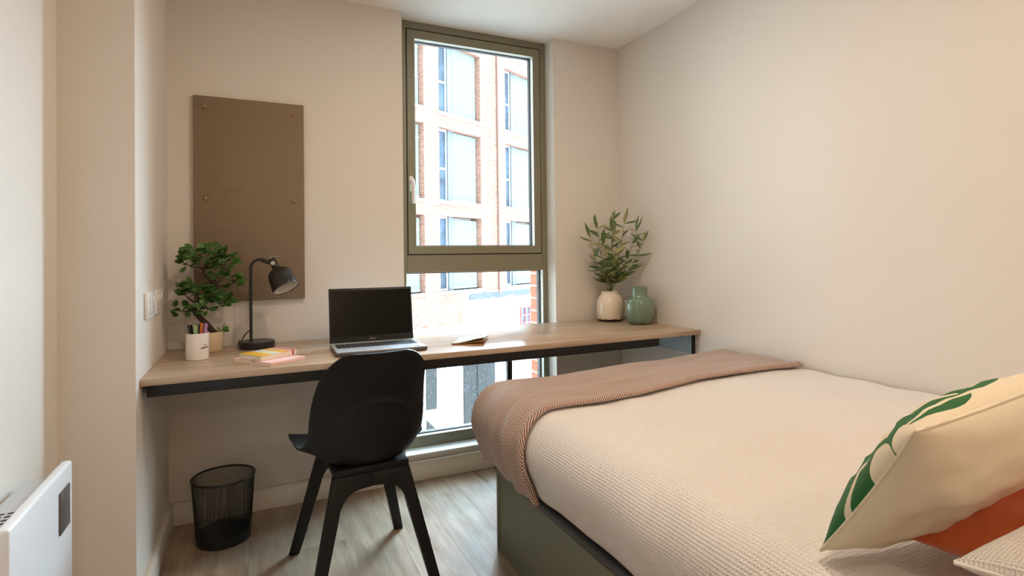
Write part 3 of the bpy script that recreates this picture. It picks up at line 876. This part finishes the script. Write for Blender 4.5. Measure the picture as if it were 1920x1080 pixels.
def cushion(name, B, e1, e2, T, mats, parent_tag, puff=0.5, n=44, inset=0.07, seed=0, sag=0.0, front_mat_first=True):
    """B: bottom-left corner, e1: bottom edge vector, e2: side edge vector; front normal = e1 x e2 flipped towards +Y"""
    B, e1, e2 = Vector(B), Vector(e1), Vector(e2)
    nrm = e2.cross(e1).normalized()
    if nrm.y < 0: nrm = -nrm
    def pt(a, b, s):
        # pulled-in edges with ears at the corners
        aa = a*(1 - inset*(1-b*b)*abs(a)**3); bb_ = b*(1 - inset*(1-a*a)*abs(b)**3)
        base = B + e1*(aa+1)/2 + e2*(bb_+1)/2
        f = max(0, (1-a*a))**puff * max(0, (1-b*b))**puff
        wr = 0.06*noise.noise(Vector((a*2.2, b*2.2, seed+s*4))) + (0.05 if s < 0 else 0.015)*noise.noise(Vector((a*5, b*5, seed+2+s)))
        edge = min(1, 3*(1-max(abs(a), abs(b))))
        p = base + nrm*(s*T*f*(1+wr*2)) + nrm*0.006*noise.noise(Vector((a*6, b*6, seed)))*edge
        if s < 0: p.z -= sag*f
        return p
    bm = bmesh.new(); uvl = bm.loops.layers.uv.new('UVMap')
    ax = [math.sin(PI/2*(-1+2*i/n)) for i in range(n+1)]
    F = [[bm.verts.new(pt(a, b, 1)) for b in ax] for a in ax]
    K = [[F[i][j] if i in (0, n) or j in (0, n) else bm.verts.new(pt(ax[i], ax[j], -1)) for j in range(n+1)] for i in range(n+1)]
    for i in range(n):
        for j in range(n):
            for G, mi in ((F, 0), (K, 1)):
                vs = [G[i][j], G[i+1][j], G[i+1][j+1], G[i][j+1]]
                f = bm.faces.new(vs); f.material_index = mi; f.smooth = True
                for lp, (ii, jj) in zip(f.loops, ((i, j), (i+1, j), (i+1, j+1), (i, j+1))):
                    lp[uvl].uv = ((ax[ii]+1)/2, (ax[jj]+1)/2)
    bmesh.ops.recalc_face_normals(bm, faces=bm.faces)
    me = bpy.data.meshes.new(name); bm.to_mesh(me); bm.free()
    for m_ in mats: me.materials.append(M[m_])
    o = bpy.data.objects.new(name, me); COL.objects.link(o)
    tag(o, *parent_tag)
    # piped seam round the edge
    loop = [pt(a, -1, 0) for a in ax] + [pt(1, b, 0) for b in ax[1:]] + [pt(a, 1, 0) for a in ax[::-1][1:]] + [pt(-1, b, 0) for b in ax[::-1][1:]]
    MB().tube(loop, 0.0026, 6, caps=False).build('seam', mats[1], o, smooth=60)
    return o
cushion('cushion', (0.837, 0.616, 0.644), (0.43, -0.03, 0.055), (-0.075, -0.19, 0.258), 0.070, ('cushion', 'cushion_back'), ('cream cushion printed with dark green leaves leaning on the rust cushion', 'cushion'), seed=1, sag=0.004)
cushion('cushion', (0.925, 0.555, 0.680), (0.50, -0.02, 0.10), (0.0, -0.36, 0.045), 0.070, ('rust', 'rust'), ('plain rust orange cushion tucked under the leaf print cushion', 'cushion'), seed=5)
pil = cushion('pillow', (0.79, 0.400, 0.742), (0.64, 0.01, 0.01), (0.0, -0.38, 0.03), 0.052, ('waffle', 'waffle'), ('white waffle weave pillow in front of the rust cushion', 'pillow'), seed=9, puff=0.36)
for l in pil.data.uv_layers:
    for d in l.data: d.uv = (d.uv[0]*0.98, d.uv[1]*0.62)
#@@ITEMS
# ------------------------------------------------------------------ desk lamp
def lamp():
    t = thing('desk_lamp', 'black metal desk lamp with dome shade in front of the pin board', 'lamp', (0.015, 2.62, ZD))
    MB().lathe([(0.0, 0.0005), (0.070, 0.0005), (0.0705, 0.004), (0.0705, 0.026), (0.068, 0.029), (0.0, 0.029)], 56, False, False).build('base', 'lamp_black', t, smooth=35)
    px = -0.023
    path = [(px, 0, 0.029), (px, 0, 0.34)] + [(px + 0.036*(1-math.cos(a)), 0, 0.340+0.036*math.sin(a)) for a in [PI/2*k/8 for k in range(1, 9)]] + [(px+0.055, 0, 0.374)]
    MB().tube(path, 0.0062, 14).build('pole', 'lamp_black', t, smooth=50)
    # clamp arm to the pivot
    MB().tube([(px+0.042, 0, 0.373), (px+0.062, -0.002, 0.366), (px+0.086, -0.006, 0.359)], [0.0075, 0.009, 0.0085], 12).build('arm_clamp', 'lamp_black', t, smooth=50)
    piv = Vector((px+0.090, -0.008, 0.360))
    ax = Vector((0.374, -0.39, -0.84)).normalized()
    q = Vector((0, 0, -1)).rotation_difference(ax).to_matrix().to_4x4()
    mt_ = Matrix.Translation(piv + ax*-0.018) @ q
    # neck + shade, profile runs down local -z
    out = [(0.0, 0.0), (0.0145, 0.0), (0.0155, -0.004), (0.0155, -0.045), (0.022, -0.050), (0.037, -0.058), (0.047, -0.072), (0.0515, -0.090), (0.0525, -0.108), (0.0535, -0.112), (0.0535, -0.118), (0.0545, -0.120), (0.0545, -0.125), (0.0553, -0.127), (0.0558, -0.146)]
    sh = MB().lathe(out + [(0.0545, -0.1462), (0.0535, -0.127)], 56, False, False, mt_).build('shade', 'lamp_black', t, smooth=30)
    inn = [(0.0545, -0.1455), (0.0528, -0.12), (0.050, -0.092), (0.045, -0.074), (0.034, -0.061), (0.018, -0.053), (0.0, -0.052)]
    MB().lathe(inn, 56, False, False, mt_).build('inner_liner', 'lamp_white', sh, smooth=60)
    MB().lathe([(0.0, -0.053), (0.012, -0.055), (0.012, -0.075), (0.018, -0.088), (0.019, -0.098), (0.012, -0.110), (0.0, -0.114)], 24, False, False, mt_).build('bulb', 'lamp_white', sh, smooth=60)
    # pivot nut, thumb screw and cable stub
    MB().lathe([(0.0, -0.012), (0.009, -0.012), (0.009, 0.012), (0.0, 0.012)], 18, False, False, Matrix.Translation(piv + Vector((-0.004, -0.010, 0))) @ Matrix.Rotation(PI/2, 4, 'X')).build('pivot_nut', 'chrome', t, smooth=40)
    tp = mt_ @ Vector((0, 0, 0.0))
    MB().tube([tp + Vector((-0.004, 0, -0.004)), tp + Vector((-0.006, 0, 0.010)), tp + Vector((0.004, 0, 0.014)), tp + Vector((0.026, -0.004, 0.011))], [0.004, 0.004, 0.003, 0.0028], 8).build('thumb_screw', 'chrome', t, smooth=50)
    cb = catmull([(px-0.004, 0.01, 0.075), (px-0.024, 0.012, 0.056), (px-0.040, 0.014, 0.026), (px-0.046, 0.03, 0.030), (px-0.050, 0.075, 0.004), (px-0.02, 0.095, 0.003)], 8)
    MB().tube(cb, 0.0024, 8).build('cable', 'lamp_black', t, smooth=60)
lamp()

# ------------------------------------------------------------------ laptop
def laptop():
    W, Dp = 0.356, 0.246
    t = thing('laptop', 'open silver laptop with black screen and lettering on the bezel', 'laptop', (0.466, 2.318, ZD), (0, 0, math.radians(-1.2)))
    b = box('base', (-W/2, W/2, -Dp/2, Dp/2, 0.002, 0.0165), 'silver_edge', t, bevel=0.005, seg=3)
    dk_ = box('deck', (-W/2+0.002, W/2-0.002, -Dp/2+0.002, Dp/2-0.004, 0.0160, 0.0182), 'silver', b, bevel=0.0009, seg=1)
    for sx in (-1, 1):
        for sy in (-1, 1): box('foot', (sx*0.15-0.012, sx*0.15+0.012, sy*0.105-0.004, sy*0.105+0.004, 0.0, 0.0021), 'gasket', b)
    box('trackpad', (-0.075, 0.035, -0.112, -0.042, 0.0183, 0.0186), 'silver', b)
    box('sticker', (0.130, 0.150, -0.108, -0.094, 0.0183, 0.0185), 'key', b)
    kme = {}
    for r in range(6):
        nk = 17; x = -0.162; 
        for k in range(nk):
            wd = 0.0172 if r else 0.0172
            if (wd, r == 0) not in kme:
                o = box('key', (0, wd, 0, 0.0150 if r else 0.010, 0, 0.0010), 'key', b, bevel=0.0003, loc=(x, -0.026+(5-r)*0.0182, 0.0184), seg=1); kme[(wd, r == 0)] = o.data
            else: mkobj('key', kme[(wd, r == 0)], None, b, (x, -0.026+(5-r)*0.0182, 0.0184))
            x += wd+0.0019
    # lid, leaning back a little
    lid = bpy.data.objects.new('lid', None)
    lm = MB().box(-W/2, W/2, -0.004, 0.003, 0.0, 0.232, 0.003, 2).build('lid', 'bezel', t, (0, Dp/2-0.003, 0.0172), (math.radians(-9), 0, 0), smooth=40)
    bpy.data.objects.remove(lid)
    lm.name = 'lid'
    box('screen', (-W/2+0.007, W/2-0.007, -0.0046, -0.0041, 0.026, 0.222), 'screen', lm)
    MB().lathe([(0.0022, 0), (0.0022, 0.0006), (0.0, 0.0008)], 12).build('webcam', 'gasket', lm, (0, -0.0041, 0.2275), (PI/2, 0, 0))
    box('lid_back', (-W/2+0.001, W/2-0.001, 0.0031, 0.0042, 0.001, 0.231), 'silver', lm)
    cu = bpy.data.curves.new('brand_lettering', 'FONT'); cu.body = 'DELL'; cu.size = 0.0115; cu.align_x = 'CENTER'; cu.align_y = 'CENTER'; cu.extrude = 0.0001; cu.resolution_u = 3
    co = bpy.data.objects.new('tmp', cu); COL.objects.link(co)
    dg = bpy.context.evaluated_depsgraph_get()
    me = bpy.data.meshes.new_from_object(co.evaluated_get(dg)); bpy.data.objects.remove(co)
    me.materials.clear(); me.name = 'brand_lettering'
    mkobj('brand_lettering', me, 'mark_grey', lm, (0, -0.0044, 0.0125), (PI/2, 0, 0))
laptop()

# ------------------------------------------------------------------ notebooks
ang = math.atan2(0.6, 0.8)
t = thing('notebook', 'closed pink notebook with elastic band under the striped notebook', 'notebook', (0.056, 2.135, ZD), (0, 0, ang), group='stacked notebooks')
box('pages', (0.002, 0.146, 0.002, 0.205, 0.002, 0.0105), 'paper', t)
box('cover', (0, 0.148, 0, 0.208, 0.0106, 0.0125), 'pink', t, bevel=0.0008)
box('back_cover', (0, 0.148, 0, 0.208, 0.0, 0.0019), 'pink', t, bevel=0.0006)
box('spine', (0, 0.148, -0.0018, -0.0001, 0.0002, 0.0123), 'pink', t, bevel=0.0006)
box('elastic', (0.122, 0.128, -0.0024, 0.2085, 0.0126, 0.0132), 'pink', t)
t = thing('notebook', 'thick notebook with yellow and pale green striped cover and magenta elastic', 'notebook', (0.024, 2.186, ZD+0.0135), (0, 0, ang), group='stacked notebooks')
box('pages', (0.001, 0.158, 0.001, 0.116, 0.0012, 0.0170), 'paper', t)
box('cover', (0, 0.160, 0, 0.118, 0.0171, 0.0186), 'striped', t, bevel=0.0006)
box('back_cover', (0, 0.160, 0, 0.118, 0.0, 0.0011), 'pink', t)
MB().prism([(-0.0009, 0.0), (-0.0001, 0.0), (-0.0001, 0.0187), (0.119, 0.0187), (0.119, 0.0193), (-0.0009, 0.0193)], lambda p, s: Vector((0.138+0.006*s, p[0], p[1]))).build('elastic', 'magenta', t)
MB().tube(catmull([(0.004, 0.03, 0.002), (-0.012, 0.028, 0.003), (-0.020, 0.018, -0.0005), (-0.014, 0.004, -0.0003)], 6), 0.0008, 6).build('ribbon', 'dark_mark', t)

# ------------------------------------------------------------------ folded leaflet
t = thing('booklet', 'small printed booklet lying half open on the desk beside the laptop', 'booklet', (0.768, 2.268, ZD), (0, 0, math.radians(-29)))
box('pages', (0.002, 0.140, 0.002, 0.172, 0.0005, 0.004), 'brown_card', t)
P = []
for i in range(13):
    a = i/12
    P.append([Vector((0.142*a, 0.176*b/8, 0.0060 + 0.026*math.sin(a*PI*0.55)*a*(0.75+0.25*(1-b/8)) + 0.0015*a*math.sin(b*0.8+a*3))) for b in range(9)])
cv = mkobj('cover', grid_mesh('cover', P), 'leaflet', t, smooth=180); add_solid(cv, 0.0012)
P = []
for i in range(9):
    a = i/8
    P.append([Vector((0.140*a, 0.172*b/6, 0.0046 + 0.011*math.sin(a*PI*0.55)*a*(0.75+0.25*(1-b/6)))) for b in range(7)])
pgs = mkobj('inner_sheet', grid_mesh('inner_sheet', P), 'brown_card', t, smooth=180); add_solid(pgs, 0.001)

# ------------------------------------------------------------------ mug with pens
mugc = (-0.1925, 2.426)
t = thing('pen_mug', 'white ceramic pen mug with small red print', 'mug', (mugc[0], mugc[1], ZD))
MB().lathe([(0.0, 0.0005), (0.037, 0.0005), (0.0395, 0.003), (0.0395, 0.099), (0.0388, 0.1008), (0.0372, 0.100), (0.0366, 0.006), (0.0, 0.005)], 56, False, False).build('body', 'white_ceramic', t, smooth=40)
def on_mug(a0, a1, z0, z1, n=8, skew=0.0):
    P = []
    for i in range(n+1):
        a = a0+(a1-a0)*i/n
        P.append([Vector((0.0399*math.cos(a), 0.0399*math.sin(a), z+skew*i/n)) for z in (z0, z1)])
    return grid_mesh('print', P)
am = math.atan2(-mugc[1], -mugc[0])       # facing the viewer
mkobj('print', on_mug(am+0.28, am+1.15, 0.0435, 0.0475, 10, 0.003), 'dark_mark', t)
for k in range(4):
    a = am+0.50+k*0.13
    mkobj('print', on_mug(a, a+0.035, 0.050+0.0006*k, 0.0585+0.0006*k, 2), 'red_mark', t)
    mkobj('print', on_mug(a, a+0.09, 0.0565+0.0006*k, 0.0585+0.0006*k, 3), 'red_mark', t)
def pen(name, label, x, y, lean, mat, L=0.14, r=0.0045, clip=True, cap=None):
    t = thing(name, label, 'pen', (mugc[0]+x, mugc[1]+y, ZD+0.0065), (lean[0], lean[1], 0), group='pens standing in the white mug')
    MB().lathe([(0.0, 0.0), (r*0.4, 0.0005), (r*0.8, 0.006), (r, 0.014), (r, L-0.004), (r*0.8, L), (0.0, L+0.0005)], 16, False, False).build('barrel', mat, t, smooth=40)
    if clip: box('clip', (-0.0016, 0.0016, -r-0.0028, -r-0.0012, L-0.036, L-0.001), cap or mat, t)
    if cap: MB().lathe([(r+0.0003, L-0.03), (r+0.0006, L-0.02), (r+0.0004, L+0.001), (0.0, L+0.0015)], 16, False, False).build('cap', cap, t, smooth=40)
pen('pen', 'black ballpoint pen leaning left in the mug', -0.012, -0.008, (0.10, -0.12), 'navy', 0.130, 0.0042, True)
pen('pen', 'dark ballpoint pen beside the leftmost pen in the mug', -0.006, 0.006, (0.02, -0.12), 'black_plastic', 0.126, 0.0042, True)
pen('highlighter', 'pale green pen in the mug', -0.002, -0.006, (0.10, -0.04), 'lime', 0.124, 0.0062)
pen('pen', 'dark navy pen between the green and orange pens', 0.004, 0.004, (0.0, 0.03), 'navy', 0.126, 0.0045)
pen('pen', 'orange pen in the mug', 0.010, -0.004, (0.05, 0.04), 'orange', 0.132, 0.0048)
pen('pen', 'black pen behind the orange and lilac pens', 0.016, 0.010, (-0.02, 0.06), 'navy', 0.130, 0.0042)
pen('highlighter', 'lilac pen leaning right in the mug', 0.018, -0.006, (0.06, 0.09), 'purple', 0.130, 0.0060)

# ------------------------------------------------------------------ bonsai
def leaf_mesh(name, L, W, cup, mat, n=5, tip=0.5, fold=0.15):
    vs = []; fs = []
    for i in range(n+1):
        f = i/n
        wd = W*math.sin(PI*f**tip)**(0.62 if tip > 1 else 0.8) if 0 < f < 1 else 0.0005
        y = L*f; z = cup*math.sin(f*PI*0.6)
        vs += [(-wd, y, z+fold*wd), (0, y, z), (wd, y, z+fold*wd)]
    for i in range(n):
        a = 3*i
        fs += [(a, a+1, a+4, a+3), (a+1, a+2, a+5, a+4)]
    me = bpy.data.meshes.new(name); me.from_pydata(vs, [], fs); me.materials.append(M[mat])
    for p in me.polygons: p.use_smooth = True
    me.update(); return me
def place_leaf(parent, me, pos, direction, upv, scale):
    d = Vector(direction).normalized(); u_ = Vector(upv)
    x = d.cross(u_)
    if x.length < 1e-3: x = d.cross(Vector((1, 0.2, 0)))
    x.normalize(); z = x.cross(d)
    m = Matrix((x, d, z)).transposed()
    o = bpy.data.objects.new('leaf', me); COL.objects.link(o); o.parent = parent
    o.location = pos; o.rotation_euler = m.to_euler(); o.scale = (scale,)*3
    return o
def bonsai():
    random.seed(21)
    ox, oy = -0.165, 2.625
    t = thing('potted_bonsai', 'bonsai tree with small dark leaves in a cream pot', 'potted plant', (ox, oy, ZD))
    MB().lathe([(0.0, 0.0005), (0.047, 0.0005), (0.049, 0.003), (0.0545, 0.078), (0.0545, 0.080), (0.0515, 0.080), (0.0505, 0.068), (0.0, 0.067)], 56, False, False).build('pot', 'cream_pot', t, smooth=35)
    MB().lathe([(0.0503, 0.0675), (0.04, 0.071), (0.02, 0.0725), (0.0, 0.073)], 32, False, False).build('soil', 'soil', t, smooth=60)
    Z = ZD
    tr = catmull([(0.022, -0.005, 0.069), (-0.006, -0.01, 0.108), (-0.048, -0.016, 0.165), (-0.044, -0.012, 0.196), (0.006, 0.0, 0.222), (0.030, 0.0, 0.245), (0.024, 0.0, 0.275), (-0.012, -0.004, 0.310), (-0.020, -0.004, 0.338), (-0.004, -0.002, 0.368), (0.012, 0, 0.39)], 6)
    n = len(tr)
    MB().tube(tr, [0.0125 - 0.0085*(i/(n-1)) for i in range(n)], 12).build('trunk', 'bark', t, smooth=60)
    def P(px_x, z, dy=0.0): return Vector((px_x-ox, dy, z-Z))
    clusters = [  # centre, radii, leaves
        (P(-0.185, 1.150, -0.01), (0.070, 0.055, 0.040), 74), (P(-0.120, 1.115, 0.0), (0.050, 0.05, 0.042), 44),
        (P(-0.250, 1.118, -0.01), (0.026, 0.03, 0.024), 9),
        (P(-0.072, 1.040, 0.0), (0.034, 0.035, 0.030), 22), (P(-0.120, 1.055, 0.01), (0.026, 0.03, 0.022), 9),
        (P(-0.215, 1.005, -0.02), (0.050, 0.045, 0.030), 52), (P(-0.265, 1.012, -0.02), (0.022, 0.03, 0.014), 8),
        (P(-0.155, 0.985, -0.02), (0.030, 0.03, 0.024), 13),
        (P(-0.262, 0.928, -0.03), (0.034, 0.03, 0.022), 20),
        (P(-0.120, 0.952, -0.02), (0.040, 0.035, 0.026), 28), (P(-0.168, 0.930, -0.03), (0.022, 0.03, 0.020), 9),
        (P(-0.122, 0.838, -0.01), (0.012, 0.015, 0.010), 4)]
    lm = [leaf_mesh('leaf', 0.034, 0.0122, 0.003, 'leaf_dark', 7, 1.25), leaf_mesh('leaf', 0.030, 0.0112, 0.004, 'leaf_dark', 7, 1.3), leaf_mesh('leaf', 0.031, 0.0115, 0.002, 'leaf_mid', 7, 1.25)]
    for c, r, k in clusters[:-1]:
        b = min(tr, key=lambda p: (p-c).length)
        MB().tube([b, (b+c)/2 + Vector((0, 0, -0.008)), c - Vector((0, 0, r[2]*0.3))], [0.004, 0.003, 0.0018], 6).build('branch', 'bark', t, smooth=60)
        for q in range(4):
            a = 2*PI*q/4 + c.x*40
            MB().tube([c - Vector((0, 0, r[2]*0.4)), c + Vector((r[0]*0.6*math.cos(a), r[1]*0.6*math.sin(a), r[2]*0.2))], [0.0016, 0.0009], 5).build('twig', 'bark', t, smooth=60)
    for c, r, k in clusters:
        for q in range(k):
            while True:
                v = Vector((random.uniform(-1, 1), random.uniform(-1, 1), random.uniform(-0.9, 1)))
                if 0.25 < v.length < 1: break
            pos = c + Vector((v.x*r[0], v.y*r[1], v.z*r[2]))
            if pos.x + ox < XL+0.03: pos.x = XL+0.03-ox
            if pos.x + ox > -0.062: pos.x = -0.062-ox
            d = Vector((v.x*1.2 + random.uniform(-.4, .4), v.y*1.0 + random.uniform(-.5, .3), 0.15 + v.z*0.3 + random.uniform(-.35, .35)))
            if pos.x + ox < XL+0.06: d.x = abs(d.x)*0.3 if pos.x+ox < XL+0.045 else d.x*0.4
            place_leaf(t, random.choice(lm[:2] + lm), pos, d, (random.uniform(-.4, .5), random.uniform(-1.3, -.2), 0.8), random.uniform(0.85, 1.2))
bonsai()

# ------------------------------------------------------------------ vases on the right
def m_crackle():
    t = NT('cream_glaze_dark_foot'); x = t.sep(t.coord())
    h = t.math('ADD', x[2], t.math('MULTIPLY', t.noise(t.coord(), 28, 3), 0.016))
    f = t.math('LESS_THAN', h, 0.0225)
    col = t.mix(f, t.mix(t.noise(t.coord(), 16, 4), lin((224, 204, 178)), lin((238, 224, 206))), lin((40, 30, 26)))
    t.bsdf(col, t.math('MULTIPLY_ADD', f, 0.45, 0.2), coat=0.35)
    return t.m
M['cream_glaze'] = m_crackle()
WV = (1.850, 2.645)
t = thing('vase', 'cream glazed vase with a dark rim at its foot, holding leafy stems', 'vase', (WV[0], WV[1], ZD), group='vases at the end of the desk')
MB().lathe([(0.0, 0.0005), (0.062, 0.0005), (0.068, 0.004), (0.074, 0.022), (0.0765, 0.055), (0.0765, 0.095), (0.073, 0.120), (0.062, 0.142), (0.050, 0.153), (0.0485, 0.160), (0.0515, 0.168), (0.0515, 0.171), (0.048, 0.171), (0.045, 0.16), (0.046, 0.153), (0.060, 0.135), (0.070, 0.110), (0.070, 0.03), (0.0, 0.02)], 64, False, False).build('body', 'cream_glaze', t, smooth=60)
GV = (1.912, 2.458)
t = thing('vase', 'sage green glazed bottle vase with a short wide neck', 'vase', (GV[0], GV[1], ZD), group='vases at the end of the desk')
MB().lathe([(0.0, 0.0005), (0.050, 0.0005), (0.062, 0.006), (0.072, 0.030), (0.0785, 0.070), (0.0790, 0.105), (0.075, 0.128), (0.064, 0.141), (0.048, 0.146), (0.0435, 0.150), (0.0425, 0.158), (0.0435, 0.196), (0.0445, 0.1995), (0.0425, 0.2005), (0.040, 0.198), (0.0395, 0.155), (0.060, 0.135), (0.072, 0.11), (0.072, 0.04), (0.05, 0.012), (0.0, 0.01)], 64, False, False).build('body', 'green_glaze', t, smooth=60)

def olive_stems():
    random.seed(11)
    t = thing('leafy_stems', 'tall leafy green stems standing in the cream vase', 'plant', (WV[0], WV[1], ZD+0.021))
    lm = [leaf_mesh('leaf', 0.088, 0.0098, 0.006, 'olive_a', 6, 0.8, 0.3), leaf_mesh('leaf', 0.082, 0.0088, -0.014, 'olive_a', 6, 0.8, 0.3), leaf_mesh('leaf', 0.076, 0.0090, 0.008, 'olive_b', 6, 0.8, 0.3), leaf_mesh('leaf', 0.062, 0.0072, -0.008, 'olive_b', 6, 0.8, 0.3)]
    tips = [(-0.150, -0.03, 0.455), (-0.110, -0.10, 0.410), (-0.065, 0.02, 0.505), (-0.01, -0.05, 0.550), (0.040, -0.09, 0.530), (0.085, -0.14, 0.485), (0.100, -0.18, 0.430), (-0.04, -0.10, 0.470), (0.02, 0.0, 0.49)]
    XMAX = XR - WV[0] - 0.012; YMAX = YB - WV[1] - 0.012
    for tx, ty, tz in tips:
        a0 = random.uniform(0, 6.28)
        b0 = Vector((0.02*math.cos(a0), 0.02*math.sin(a0), 0.003))
        pts = catmull([b0, (b0.x*0.6, b0.y*0.6, 0.14), (tx*0.30, ty*0.30, 0.22), (tx*0.66, ty*0.66, tz*0.68), (tx, ty, tz)], 7)
        MB().tube(pts, [0.0032 - 0.0022*(i/(len(pts)-1)) for i in range(len(pts))], 7).build('stem', 'stem', t, smooth=60)
        L = len(pts); k = 0
        for i in range(12, L):
            for rep in range(2 if i < L-8 and i % 3 == 0 else (1 if i < L-1 else 3)):
                p = pts[i]; along = (pts[i]-pts[i-1]).normalized()
                a = k*2.4 + a0 + random.uniform(-.3, .3); k += 1
                d = Vector((math.cos(a)*1.25, math.sin(a)*0.8, 0.15)) + along*random.uniform(0.1, 0.6)
                if i == L-1 and rep: d = along + Vector((random.uniform(-.2, .2), 0, 0))
                s = random.uniform(0.75, 1.15)
                if i < 17: s *= 0.95
                d.normalize(); e = p + d*0.078*s
                if e.x > XMAX: d.x = -abs(d.x)*0.5; d.y = -abs(d.y)-0.2
                if e.y > YMAX: d.y = -abs(d.y)
                e = p + d.normalized()*0.078*s
                if e.x > XMAX or e.y > YMAX: continue
                place_leaf(t, random.choice(lm), p, d, (random.uniform(-.5, .3), random.uniform(-1.3, -.1), 0.7), s)
    # lower skirt of leaves above the rim
    for k in range(22):
        a = k*2.4; z = random.uniform(0.185, 0.26)
        d = Vector((math.cos(a), math.sin(a), random.uniform(0.1, 0.7))).normalized()
        s = random.uniform(0.8, 1.1); p = Vector((0.012*math.cos(a), 0.012*math.sin(a), z)); e = p + d*0.078*s
        if e.x > XMAX or e.y > YMAX: continue
        place_leaf(t, random.choice(lm), p, d, (0, -0.2, 1), s)
olive_stems()
